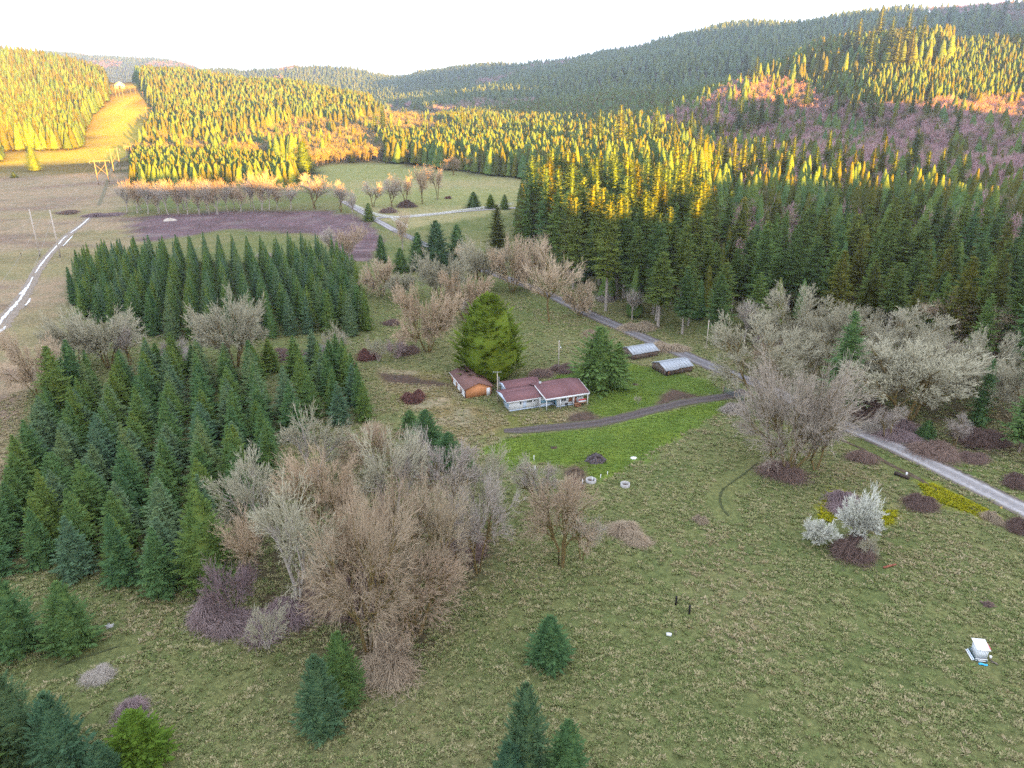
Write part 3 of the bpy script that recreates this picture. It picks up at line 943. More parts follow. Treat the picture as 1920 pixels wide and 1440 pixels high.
if rest:
    A_ = np.array(rest)
    scatter('planted_fir_rows', np.stack([A_[:, 0], A_[:, 1], grid_at(_zg, A_[:, 0], A_[:, 1])], 1),
            np.stack([A_[:, 3] / 5.0, A_[:, 3] / 5.0, A_[:, 2] / 12.0], 1),
            np.stack([0 * A_[:, 0], 0 * A_[:, 0], RG.uniform(0, 6.28, len(A_))], 1), RG.integers(0, 3, len(A_)), YM)

# ---- tall fir wood beyond the road
FOREST_PX = pol((1095,566),(1150,590),(1230,622),(1300,650),(1360,655),(1420,625),(1500,600),(1600,610),(1700,640),(1800,700),(1990,790),(2060,700),(2060,350),(1900,380),(1750,395),(1500,372),(1290,352),(1150,352),(1035,372),(960,440),(1000,480),(1050,520))
x, y = grid_pts(-40, 330, 150, 620, 8.0)
z = grid_at(_zg, x, y)
u, v = proj(x, y, z)
k = in_px(FOREST_PX, u, v) & ~inside(CLEARING, x, y) & ~((np.abs(u - 1283) < 16) & (v < 372)) & (RG.random(len(x)) < np.where(u > 1340, .74, .86))
k &= ~((u > 1860) & (v > 432) & (v < 520))
x, y, z, u, v = [q[k] for q in (x, y, z, u, v)]
h = RG.uniform(21, 38, len(x)) * np.where(RG.random(len(x)) < .15, .62, 1) * np.where(v < 420, 1.0, 1.0)
h = np.where(u > 1340, RG.uniform(13, 29, len(x)), h)
h = np.where((v > 560) & (u < 1340), h * RG.uniform(.7, 1.02, len(x)), h)
tall = sorted(zip(x, y, z, h, u, v), key=lambda q: -q[3] / depth_of(q[0], q[1], q[2]))
# single firs standing out of the hillside woods: top of the tree in the photo, drop to its foot
OUT = [(1105,228,70),(1122,212,80),(1160,205,95),(1178,225,80),(1226,208,85),(1262,228,60),(1292,215,70),(1340,200,75),(1382,190,80),(1405,175,80),(1424,190,60),(1450,175,80),(1310,240,60),(1630,145,80),(1508,158,60),(1553,190,45),(1735,178,60),(1705,182,50),(1788,210,60),(1705,248,90),(1646,262,90),(1545,250,85),(1395,105,55),(1415,110,50),(1360,112,45),(1605,276,80),(1575,275,70),(900,210,50),(930,222,50),(962,222,45),(868,205,60),(720,200,60),(705,215,55),(650,212,40),(1770,270,70),(1480,262,80),(1425,262,80),(1410,262,70),(1260,262,60),(1870,8,70),(1640,20,90),(1660,40,90),(1690,30,95),(1720,36,80),(1600,45,85),(1770,20,60),(1580,60,70),(1625,60,80),(1675,60,80),(1700,60,80),(1340,268,90),(1370,275,90),(818,235,40),(838,232,45)] + [(u_, v_, 92) for u_, v_ in ((1300,272),(1318,260),(1352,262),(1388,268),(1440,268),(1462,272),(1495,276),(1520,282),(1560,286),(1590,288),(1625,284),(1665,288),(1690,284),(1725,290),(1752,284),(1790,295))]
TL = 'tall fir in the wood beyond the gravel road'
TG = 'tall firs of the wood beyond the road'
n_ind = 0
for i, q in enumerate(tall):
    if i >= 245:
        break
    x_, y_, z_, h_, u_, v_ = q
    if v_ > 540 and u_ < 1400:
        lab, grp, ks = 'tall fir with a bare pale lower trunk lining the road edge of the wood', 'roadside firs of the tall wood', (0, 2, 4)
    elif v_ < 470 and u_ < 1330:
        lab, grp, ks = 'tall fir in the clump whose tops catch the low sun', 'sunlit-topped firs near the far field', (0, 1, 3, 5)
    else:
        ks = (0, 1, 2, 3, 4, 5)
        if v_ > 590:
            lab, grp = 'tall fir rising directly behind the mossy oaks', 'tall firs directly behind the mossy oaks'
        elif u_ < 1330:
            lab, grp = 'tall fir in the middle of the wood above the dark road', 'tall firs above the dark road'
        elif u_ > 1700:
            lab, grp = 'tall fir near the small tan clearing at the edge of the photo', 'tall firs near the small tan clearing'
        elif v_ < 480:
            lab, grp = 'tall fir at the back of the wood under the mauve slope', 'tall firs at the back of the wood'
        else:
            lab, grp = TL, TG
    ki = ks[RG.integers(0, len(ks))]
    lab = lab.replace('tall fir', 'tall yellow-green fir' if ki == 5 else 'tall green fir' if ki in (1, 3) else 'tall dark fir', 1)
    tree('tall_fir_tree', 'tall%d' % ki, x_, y_, h_, RG.uniform(9.5, 14.5) * (h_ / 33) ** .7 * (1.25 if (v_ < 480 and u_ < 1330) else 1.0), RG.uniform(0, 6.28), lab, 'tall fir', grp)
wood = [(q[0], q[1], q[2], q[3]) for q in tall[245:]]
def lone(u, v):
    if v < 120:
        return ('tall fir of the ragged old stand at the crest of the sunny hillside', 'tall fir', 'old firs at the crest of the sunny hillside')
    if u < 1000:
        return ('tall sunlit fir above the golden valley woods beyond the far field', 'tall fir', 'firs above the golden valley woods')
    if u < 1300 and v < 245:
        return ('tall narrow sunlit fir standing behind the clump of sunlit-topped firs', 'tall fir', 'narrow firs behind the sunlit-topped clump')
    if v < 205:
        return ('lone sunlit fir on the mauve leafless slope', 'tall fir', 'lone firs on the mauve slope')
    return ('tall fir with a glowing tip at the foot of the mauve slope', 'tall fir', 'glowing-tipped firs at the foot of the mauve slope')
for (ut, vt, dv) in OUT:
    p = place(ut, vt + dv)
    d_ = depth_of(p.x, p.y, p.z)
    h_ = dv * d_ / FPX * 1.04
    tree('tall_fir_tree', 'tall%d' % (0, 2, 4, 5)[RG.integers(0, 4)], p.x, p.y, h_, h_ * .3, RG.uniform(0, 6.28), *lone(ut, vt))

# ---- land cover of the hills, by the outline each stand has
Z_LEFT = pol((-520,300),(-200,296),(0,286),(60,280),(100,272),(150,262),(165,235),(185,200),(203,186),(178,150),(100,128),(0,90),(-200,60),(-520,40))
Z_MID = pol((262,300),(288,262),(286,206),(268,190),(240,172),(232,150),(300,140),(400,160),(500,172),(600,182),(740,200),(735,222),(690,240),(640,246),(560,240),(470,262),(430,300))
Z_GOLD = pol((240,300),(300,268),(400,282),(460,262),(560,238),(650,246),(735,222),(820,230),(860,262),(720,270),(722,304),(660,312),(590,312),(540,300),(420,305))
Z_PLANT = pol((238,352),(250,322),(262,300),(330,305),(430,303),(520,316),(560,336),(556,356),(300,356))
Z_BEHIND = pol((722,300),(800,312),(850,320),(1000,340),(1090,352),(1290,352),(1300,300),(1150,285),(1000,272),(870,262),(720,268))
Z_VALLEY = pol((860,262),(1000,272),(1150,285),(1300,300),(1300,262),(1180,240),(1000,240),(880,232))
Z_RED = pol((1180,300),(1180,250),(1300,205),(1380,165),(1480,150),(1530,190),(1640,215),(1760,270),(2000,330),(2000,420),(1750,395),(1500,372),(1300,350))
Z_MAUVE = pol((1600,300),(1640,215),(1720,200),(1900,185),(2000,200),(2000,400),(1750,380),(1640,330))
Z_TOP = pol((1480,150),(1500,125),(1560,100),(1650,80),(1900,40),(2000,40),(2000,200),(1900,190),(1740,205),(1650,215),(1530,190))
Z_DARK = pol((700,260),(760,236),(860,240),(1000,250),(1180,252),(1300,205),(1400,155),(1300,150),(1100,170),(900,190),(700,190))
x, y = grid_pts(-1000, 1200, 430, 1500, 5.8)
z = grid_at(_zg, x, y)
u, v = proj(x, y, z)
keep = (u > -480) & (u < 2400) & ~inside(CORRIDOR, x, y) & ~inside(FAR_FIELD, x, y) & ~inside(FAR_GRASS, x, y) & ~inside(TAN_LEFT, x, y) & ~inside(CLEARING, x, y)
x, y, z, u, v = [q[keep] for q in (x, y, z, u, v)]
P_FIR, P_BARE, P_TANWOOD = [], [], []
r_ = RG.random(len(x))
hh = RG.random(len(x))
done = in_px(FOREST_PX, u, v)
def take(zone, fir, bare, fh, bh, out=None):
    global done
    k_ = in_px(zone, u, v) & ~done
    f = k_ & (r_ < fir)
    b_ = k_ & (r_ >= fir) & (r_ < fir + bare)
    P_FIR.append(np.stack([x, y, z, fh[0] + (fh[1] - fh[0]) * hh], 1)[f])
    (P_BARE if out is None else out).append(np.stack([x, y, z, bh[0] + (bh[1] - bh[0]) * hh], 1)[b_])
    done |= k_
take(Z_PLANT, .93, .0, (15, 18), (10, 12))
take(Z_LEFT, .93, .0, (18, 31), (10, 14))
take(Z_GOLD, .10, .72, (16, 24), (11, 16), P_TANWOOD)
take(Z_MID, .86, .10, (20, 28), (10, 15), P_TANWOOD)
take(Z_BEHIND, .84, .08, (16, 23), (10, 14), P_TANWOOD)
take(Z_VALLEY, .55, .35, (16, 26), (10, 15), P_TANWOOD)
take(pol((1480,140),(1560,98),(1650,84),(1780,84),(1780,128),(1640,135),(1560,150),(1480,165)), .75, .0, (24, 33), (9, 12))
take(Z_TOP, .93, .0, (12, 17), (9, 12))
take(Z_MAUVE, .08, .86, (15, 24), (10, 15))
take(Z_RED, .12, .76, (14, 24), (9, 14))
take(Z_DARK, .72, .18, (14, 19), (9, 13))
lo = ~done & (z > 9) & ((y > 700) | (x > 250))
P_FIR.append(np.stack([x, y, z, 18 + 9 * hh], 1)[lo & (r_ < .85)])
def spread(name, A_, srcs, hk, wk, p=None):
    n = len(A_)
    s = A_[:, 3] / hk
    sw = s * wk * RG.uniform(.85, 1.15, n)
    return scatter(name, np.stack([A_[:, 0], A_[:, 1], A_[:, 2] - .2], 1), np.stack([sw, sw, s], 1),
                   np.stack([RG.normal(0, .02, n), RG.normal(0, .02, n), RG.uniform(0, 6.28, n)], 1), RG.choice(len(srcs), n, p=p), srcs)
# leafless trees mixed into the thinner part of the tall wood
xb, yb = grid_pts(40, 330, 230, 620, 17)
zb = grid_at(_zg, xb, yb)
ub, vb = proj(xb, yb, zb)
kb = in_px(FOREST_PX, ub, vb) & (ub > 1360) & (vb < 520) & (vnoise(xb, yb, 60, 81) > .42)
P_BARE.append(np.stack([xb, yb, zb, RG.uniform(13, 21, len(xb))], 1)[kb])
spread('hillside_fir_wood', np.concatenate(P_FIR), FARFIR, 30.0, 1.62)
spread('valley_bare_wood', np.concatenate(P_TANWOOD), FARBARE, 16.0, 1.1, [.5, 0, .5, 0])
spread('hillside_bare_wood', np.concatenate(P_BARE), FARBARE, 16.0, 1.1, [.15, .35, .15, .35])
spread('tall_fir_wood', np.array(wood), FARFIR, 30.0, 1.25)
# far ranges
x, y = grid_pts(-3300, 3300, 1500, 4500, 11.5)
x2, y2 = x.copy(), y.copy()
z = grid_at(_zg, x, y)
u, v = proj(x, y, z)
k = (u > -300) & (u < 2200) & ~inside(FAR_GRASS, x, y) & (RG.random(len(x)) < .93)
n1_ = vnoise(x, y, 260, 71) * .6 + vnoise(x, y, 90, 72) * .4      # stands of different age, leafless gullies
n2_ = vnoise(x, y, 330, 73) * .55 + vnoise(x, y, 110, 74) * .45
hgt_ = np.where(n1_ > .58, 11.0, 18.0) + RG.uniform(-3, 6, len(x))
bare_far = (n2_ > .60) & (RG.random(len(x)) < .8)
far = np.stack([x, y, z, hgt_], 1)
spread('far_range_fir_forest', far[k & ~bare_far], TINYFIR, 30.0, 2.2)
spread('far_range_bare_wood', np.concatenate([far[:, :3], 13 + RG.uniform(-3, 4, (len(x), 1))], 1)[k & bare_far], FARBARE, 16.0, 1.5)
# ------------------------------------------------------------------ trees and thickets placed one by one
def ht_at(p, v_top):
    lo, hi = 0.0, 70.0
    for _ in range(40):
        m = (lo + hi) / 2
        if proj(p.x, p.y, p.z + m)[1] > v_top:
            lo = m
        else:
            hi = m
    return lo
def one(name, key, u, v, hp, wp, label, cat, group=None):
    p = place(u, v)
    h = ht_at(p, v - hp)
    wd = wp / FPX * depth_of(p.x, p.y, p.z + h / 2)
    if cat == 'fir' or cat == 'cedar':    # bough tips vary: the widest reach past the mean outline
        wd *= 1.25 if cat == 'fir' else 1.5
    return tree(name, key, p.x, p.y, h, wd, RG.uniform(0, 6.28), label, cat, group)
BARE = [
 # the big thicket in the meadow
 (690,1222,300,290,'big1','biggest rusty brown bare tree in the middle of the meadow thicket'),
 (560,1135,225,215,'big2','cream bare tree at the plantation side of the meadow thicket'),
 (815,1128,225,200,'big1','rosy brown bare tree at the open meadow side of the thicket'),
 (895,1075,180,140,'big3','greyish bare tree at the meadow corner of the thicket, beside the mown strip'),
 (630,1025,190,180,'big0','tan bare tree in the middle rear of the meadow thicket'),
 (735,1000,195,165,'big2','pale lichened bare tree in the rear of the meadow thicket'),
 (590,905,135,150,'big2','pale spreading bare tree topping the thicket next to the firs'),
 (838,985,170,170,'mid2','grey bare tree in the rear corner of the thicket towards the lawn'),
 (905,985,140,120,'mid1','pale bare tree at the fence corner end of the thicket'),
 (485,1010,150,150,'mid1','cream lichened bare tree leaning out of the thicket over the firs'),
 (470,1095,140,150,'mid0','tan bare tree low at the plantation edge of the thicket'),
 (760,1075,200,180,'big1','tan bare tree just behind the biggest one of the thicket'),
 (660,1130,200,200,'big0','tan bare tree crowded against the biggest one of the thicket'),
 (700,900,110,140,'mid3','rusty bare tree at the back of the thicket under the pale crowns'),
 (780,1190,150,210,'mid3','low rusty bare tree at the foot of the meadow thicket'),
 # bare trees by the lawn corner
 (1052,1062,180,150,'mid3','rosy brown bare tree at the meadow side of the lawn corner'),
 (1008,965,105,95,'mid2','grey bare tree beside the lawn corner posts'),
 (1090,1050,95,80,'mid2','small grey bare tree leaning beside the rosy one at the lawn corner'),
 # by the road
 (1478,880,215,225,'fan0','big tan bare tree standing between the gate and the road'),
 (1530,880,120,110,'mid2','grey bare tree at the road side of the big tan one'),
 (1420,752,145,190,'oak0','pale mossy oak with a domed crown over the driveway gate'),
 (1690,795,150,270,'oak1','wide mushroom-shaped mossy oak beside the gravel road'),
 (1660,700,115,190,'oak0','mossy oak with a round crown in front of the dark firs'),
 (1490,655,110,130,'oak0','mossy oak at the wood edge behind the domed one'),
 (1560,690,120,120,'oak1','mossy oak between the domed crown and the narrow green fir'),
 (1615,640,70,70,'oak0','small mossy oak peeping over the narrow green fir'),
 (1395,640,80,60,'slim0','slim grey bare tree at the corner of the tall firs'),
 (1845,785,105,120,'oak1','mossy oak half hidden behind the slender fir by the road'),
 (1770,735,110,120,'oak0','grey oak crown behind the mushroom-shaped one'),
 (1770,650,100,110,'mid3','rusty bare tree against the dark firs'),
 (1880,680,120,120,'mid3','rusty bare tree at the edge of the photo under the firs'),
 (1920,800,130,120,'oak0','mossy oak cut by the edge of the photo'),
 # behind the house
 (1030,604,160,140,'broadleaf','tall tan broad tree with level boughs in the paddock behind the house'),
 (1085,592,62,66,'round0','small tan bare tree tucked beside the tall broad one'),
 (803,660,128,120,'round0','dense tan bare tree across the paddock from the cedar'),
 (872,598,92,95,'round0','tan bare tree behind the cedar'),
 (828,565,95,105,'round1','tan domed oak behind the paddock'),
 (715,556,72,70,'round0','round tan bare tree at the end of the square fir block'),
 (752,562,55,60,'round1','small grey bare tree touching the round one by the fir block'),
 (905,542,95,100,'round1','tan oak below the lone golden fir'),
 (960,548,100,90,'round0','tan bare tree in the row behind the paddock'),
 (1000,540,95,80,'round0','rosy bare tree in the row behind the paddock'),
 (1185,600,60,45,'slim0','slim pale bare tree in front of the roadside firs'),
 (885,606,48,45,'mid2','little grey bare tree in the gap beside the cedar'),
 # about the plantations
 (443,690,135,150,'round1','big round pale bare tree between the two fir blocks'),
 (205,690,115,130,'round1','cream bare tree behind the near fir block'),
 (150,690,105,120,'round1','cream bare tree at the field edge of the near fir block'),
 (75,745,130,110,'round0','tan bare tree at the field corner of the near fir block'),
 (245,690,85,80,'mid2','grey bare tree next to the cream ones behind the near block'),
 (330,690,55,55,'mid2','small grey bare tree poking out between the fir blocks'),
 (630,672,62,56,'shrub1','small pale bare tree at the corner of the square fir block'),
 (710,678,48,42,'shrub1','small pale bare tree among the red brambles'),
 (745,672,38,46,'shrub0','mauve bare sapling clump among the red brambles'),
 (655,500,80,70,'slim1','thin tan bare tree beside the purple clearing'),
 (755,470,75,38,'slim1','thin pale bare tree by the bend of the lane'),
 (620,480,55,50,'mid2','grey bare tree at the edge of the purple clearing'),
 # middle distance
 (760,386,62,58,'mid0','tan bare tree at the near end of the field clump'),
 (792,382,72,62,'mid0','tan bare tree with a sunlit top in the field clump'),
 (820,374,66,50,'mid0','tan bare tree at the far end of the field clump'),
 (735,388,52,48,'mid2','greyish bare tree at the lane side of the field clump'),
 (700,388,48,48,'mid2','grey bare tree standing apart from the field clump'),
 (590,392,66,80,'mid2','grey bare tree at the end of the pale row'),
 (640,398,58,56,'mid2','grey bare tree between the pale row and the lane'),
 (662,412,58,30,'slim0','slim grey bare tree on the lane bend'),
 (850,328,36,36,'mid3','sunlit russet bare tree by the far hedge'),
 (880,524,70,70,'mid0','tan bare tree behind the domed oak'),
 (1640,765,110,120,'oak0','mossy oak tucked behind the narrow green fir beside the road'),
 (1735,760,120,130,'oak1','mossy oak filling the middle of the roadside oak grove'),
 (1845,735,105,120,'oak0','mossy oak at the rear of the grove toward the photo edge'),
 (1610,712,95,110,'oak0','mossy oak crown showing between two others in the grove'),
 (1715,705,95,110,'oak1','mossy oak at the wood side of the grove'),
 (1520,715,90,100,'oak1','mossy oak behind the domed one, nearer the wood'),
 (1455,660,80,90,'oak0','mossy oak in the corner between road and tall firs'),
 (1660,820,60,70,'mid2','grey bare tree low on the verge under the oak grove'),
 (1790,835,55,70,'mid2','second grey bare tree on the verge under the grove, farther along'),
 (1445,700,60,80,'mid3','rosy bare tree under the domed oak'),
]
for q in BARE:
    one('bare_tree', q[4], q[0], q[1], q[2], q[3], q[5], 'bare tree')
for i, (u_, v_, h_, w_) in enumerate([(238,398,58,44),(258,400,62,40),(278,402,66,44),(298,400,60,40),(316,403,66,42),(335,400,64,38),(352,402,66,42),(374,402,68,46),(392,402,66,40),(408,402,68,44),(428,398,58,36),(452,397,54,40),(478,394,72,40),(492,395,60,34),(505,394,76,42),(520,392,50,40),(545,392,48,50),(388,396,60,40),(300,396,56,40),(345,394,58,40),(265,394,54,40),(440,392,50,36),(470,390,56,36)]):
    one('bare_tree', ('slim0', 'slim1')[i % 2], u_, v_, h_, w_, 'slim pale-trunked bare tree in the long row along the purple clearing', 'bare tree', 'slim bare trees in the row by the clearing')

FIRS = [
 ('cedar','cedar_tree',917,706,143,132,'big round bright green cedar behind the orange garage','cedar'),
 ('broadfir','fir_tree',1122,724,112,112,'broad green fir between the house and the grey sheds','fir'),
 ('full0','fir_tree',1158,712,72,40,'narrow fir tucked behind the broad one by the house','fir'),
 ('full0','fir_tree',1030,1242,88,80,'small round fir alone in the open meadow','fir'),
 ('full1','fir_tree',605,1368,140,88,'bluish fir with a bushy foot in front of the bare thicket','fir'),
 ('full0','fir_tree',645,1312,128,80,'green fir squeezed between the bushy one and the bare thicket','fir'),
 ('full1','fir_tree',985,1465,185,96,'bluish fir at the bottom of the meadow, cut by the photo edge','fir'),
 ('full0','fir_tree',1062,1480,130,90,'green fir beside the bluish one at the bottom of the meadow','fir'),
 ('full1','fir_tree',955,1500,110,80,'low bluish fir in front of the pair at the meadow bottom','fir'),
 ('full0','fir_tree',28,1216,132,108,'green fir at the meadow edge, outermost of the front pair','fir'),
 ('full0','fir_tree',137,1212,122,92,'pointed fir on the meadow below the near fir block','fir'),
 ('full1','fir_tree',45,1450,190,135,'largest bluish fir of the corner clump','fir'),
 ('full1','fir_tree',128,1465,165,115,'bluish fir in the middle of the corner clump','fir'),
 ('full0','fir_tree',-20,1500,190,120,'green fir half out of the photo at the corner clump','fir'),
 ('full1','fir_tree',205,1480,90,70,'small bluish fir at the foot of the corner clump','fir'),
 ('full2','fir_tree',265,1425,92,112,'round bright green fir beside the mauve thicket','fir'),
 ('full0','fir_tree',395,1095,175,110,'dark fir touching the bare thicket','fir'),
 ('full0','fir_tree',800,840,72,62,'dark fir at the lawn end of the bare thicket','fir'),
 ('full0','fir_tree',842,872,62,60,'second dark fir along the lawn end of the thicket, nearer the lawn','fir'),
 ('full0','fir_tree',872,890,46,44,'low green fir closest to the lawn edge','fir'),
 ('full0','fir_tree',770,815,46,44,'small fir behind the dark ones by the dry yard','fir'),
 ('tall3','tall_fir_tree',1572,770,190,98,'narrow green fir standing among the mossy oaks','tall fir'),
 ('tall3','tall_fir_tree',1832,800,130,52,'slender fir between two oaks by the road','tall fir'),
 ('tall5','tall_fir_tree',1562,612,145,66,'yellow-green fir at the wood edge above the oaks','tall fir'),
 ('tall5','tall_fir_tree',1622,612,128,58,'yellow-green fir beside its taller twin above the oaks','tall fir'),
 ('full2','fir_tree',1408,590,100,40,'young yellowish fir before the tall wood','fir'),
 ('full0','fir_tree',1468,570,62,36,'short green fir at the wood edge','fir'),
 ('full0','fir_tree',1502,572,64,36,'short green fir second along the wood edge','fir'),
 ('full0','fir_tree',1735,822,34,34,'small bright fir under the mushroom-shaped oak','fir'),
 ('tall1','tall_fir_tree',1910,850,160,80,'dark fir at the road side cut by the photo edge','tall fir'),
 ('full1','fir_tree',820,505,92,62,'dark fir of the little clump by the lane','fir'),
 ('full0','fir_tree',858,498,78,48,'green fir at the paddock end of the lane clump','fir'),
 ('full0','fir_tree',785,505,70,44,'green fir at the clearing end of the lane clump','fir'),
 ('full0','fir_tree',752,510,46,34,'small fir below the lane clump','fir'),
 ('full0','fir_tree',716,492,52,26,'pointed fir on the rim of the purple clearing','fir'),
 ('tall5','tall_fir_tree',932,486,105,58,'lone golden green fir before the tall wood','tall fir'),
 ('tall3','tall_fir_tree',992,462,142,56,'fir with a sunlit tip, first of the tall wood','tall fir'),
 ('full0','fir_tree',888,389,30,30,'dark round fir on the white fence line','fir'),
 ('full0','fir_tree',946,392,28,20,'narrow dark fir on the white fence line','fir'),
 ('full2','fir_tree',920,390,26,22,'brownish fir between the two dark ones on the fence line','fir'),
 ('full2','fir_tree',571,325,60,44,'lone broad fir at the field edge below the golden woods','fir'),
 ('full0','fir_tree',66,320,50,26,'sunlit fir at the foot of the powerline clearing','fir'),
 ('full0','fir_tree',27,333,10,14,'tiny dark fir in the dry field','fir'),
 ('young0','fir_tree',480,708,62,46,'young fir just beside the round pale tree','fir'),
 ('young3','fir_tree',508,694,62,44,'young fir behind the one beside the round pale tree','fir'),
 ('young1','fir_tree',556,706,78,52,'young fir at the near end of the gap between the fir blocks','fir'),
 ('young4','fir_tree',590,690,74,48,'young fir in the gap below the square block','fir'),
 ('young0','fir_tree',622,716,80,50,'young fir at the paddock end of the gap between the blocks','fir'),
 ('young3','fir_tree',366,700,55,42,'young fir at the field side of the round pale tree','fir'),
 ('young1','fir_tree',300,704,62,46,'young fir below the cream bare trees in the gap','fir'),
 ('young5','fir_tree',118,786,140,84,'tall full young fir at the field corner of the near block','fir'),
 ('young0','fir_tree',150,760,125,70,'second tall full young fir by the cream bare trees','fir'),
 ('full0','fir_tree',692,414,34,24,'green fir on the lane bank','fir'),
]
for k_, nm, u_, v_, h_, w_, lab, cat in FIRS:
    one(nm, k_, u_, v_, h_, w_, lab, cat)

# thickets and bushes: unit meshes, each bush a mesh of its own thing
BUSHES = {}
for nm, mt_, n_, tw in (('bramble', M_BRAMBLE, 9000, .0042), ('mauve', M_MAUVE, 9000, .0042), ('grey', M_GREY, 8000, .0042), ('red', plain('red_canes', (.17, .085, .075), .9, .05, .3, 3.0), 8000, .0045), ('dry', M_RUST, 8000, .0045)):
    BUSHES[nm] = tmesh('bush_mesh', bush_np(len(BUSHES) + 600, n_, twig=tw), mt_)
BUSH_LIST = [
 (430,1160,140,100,'mauve','mauve leafless thicket at the plantation foot of the big bare trees'),
 (520,1185,150,70,'mauve','mauve brush between the pale sapling and the thicket'),
 (700,1240,190,60,'dry','rusty brush under the biggest bare tree'),
 (265,1345,110,46,'mauve','flat mauve thicket behind the round bright fir'),
 (185,1265,70,28,'grey','pale dead brush patch in the lower meadow'),
 (1590,1040,120,62,'bramble','dark bramble bank below the white lichened bush'),
 (1600,955,120,40,'mauve','mauve brush behind the white lichened bush'),
 (1716,945,72,44,'bramble','round dark bush by the yellow patch'),
 (1905,990,60,44,'bramble','dark bush at the road end of the yellow patch'),
 (1870,975,50,26,'dry','brown brush along the road ditch'),
 (1195,1000,105,30,'dry','brown patch of dead weeds in the meadow'),
 (1308,980,36,24,'dry','small brown weed patch in the meadow'),
 (1480,890,110,34,'bramble','bramble along the base of the big tan tree'),
 (1625,862,70,30,'bramble','dark bush on the road verge'),
 (1375,770,60,36,'grey','grey brush beside the gate'),
 (1740,850,110,34,'bramble','bramble bank across the road below the oaks'),
 (1815,860,70,26,'bramble','low bramble across the road'),
 (1640,805,70,44,'grey','grey brush across the road from the big tan tree'),
 (1905,912,60,40,'bramble','dark bush across the road at the photo edge'),
 (775,750,62,36,'red','red bramble mound by the dry yard'),
 (1020,702,60,24,'bramble','dark brush behind the rear roof'),
 (1048,694,60,22,'bramble','dark brush at the foot of the light pole'),
 (650,690,50,34,'red','red brambles below the square fir block'),
 (690,672,60,30,'red','red brambles beside the small pale tree'),
 (735,605,42,16,'bramble','low brush in the paddock grass'),
 (770,660,60,30,'bramble','brush under the dense tan tree'),
 (1120,632,60,18,'dry','brown roadside brush opposite the tall wood'),
 (1190,620,90,22,'dry','brown brush along the roadside firs'),
 (1255,650,90,20,'dry','brown brush bank along the roadside firs'),
 (1075,912,50,28,'red','reddish brush by the concrete ring'),
 (1060,932,60,26,'dry','rusty brush below the lawn corner'),
 (1140,560,60,26,'grey','grey brush by the lane under the firs'),
 (760,388,52,22,'bramble','dark brush under the field clump'),
 (725,398,44,16,'bramble','dark brush along the lane hedge'),
 (840,372,16,9,'red','red bush at the far end of the field clump'),
 (500,480,40,18,'grey','grey brush at the clearing corner'),
 (860,1040,120,60,'bramble','dark brush inside the meadow thicket'),
 (640,1100,200,80,'bramble','dark undergrowth inside the meadow thicket'),
 (1450,640,70,30,'mauve','mauve undergrowth below the wood edge oaks'),
 (1800,670,120,60,'bramble','dark undergrowth below the right hand firs'),
 (330,668,90,30,'grey','grey brush in the gap behind the near fir block'),
 (540,668,100,34,'bramble','dark brush in the gap beside the round pale tree'),
 (600,664,70,26,'mauve','mauve brush at the foot of the square fir block'),
 (1590,770,120,50,'bramble','dark undergrowth in the middle of the oak grove'),
 (1700,815,130,44,'mauve','mauve undergrowth below the mushroom-shaped oak'),
 (1850,825,120,44,'bramble','dark undergrowth at the photo edge of the oak grove'),
 (200,402,80,10,'mauve','low mauve brush along the ditch crossing'),
 (130,398,60,9,'bramble','low dark brush in the dry field'),
]
for u_, v_, w_, h_, k_, lab in BUSH_LIST:
    p = place(u_, v_)
    d_ = depth_of(p.x, p.y, p.z)
    wd = w_ / FPX * d_
    hh_ = max(.5, h_ / FPX * d_ * .62)
    o = link('thicket', BUSHES[k_])
    o.location = (p.x, p.y, p.z)
    o.rotation_euler = (0, 0, RG.uniform(0, 6.28))
    o.scale = (wd / 2, wd / 2 * RG.uniform(.75, 1.0), hh_ / .62)
    tag(o, lab, 'bush')
for u_, v_, h_, w_, k_, lab in [(1607,1018,92,80,'lichen','white lichened bush standing over the dark bramble bank'),(1530,1022,46,60,'lichen','smaller white lichened bush at the end of the bramble bank'),(1625,1050,50,40,'shrub1','grey lichened bush within the bramble bank'),
                            (502,1218,80,84,'shrub1','white lichened sapling at the meadow foot of the thicket'),(440,1150,100,110,'shrub0','mauve shrub at the fir side of the meadow thicket'),(1196,758,18,16,'shrub1','little white dead sapling on the lawn')]:
    one('bare_shrub', k_, u_, v_, h_, w_, lab, 'shrub')
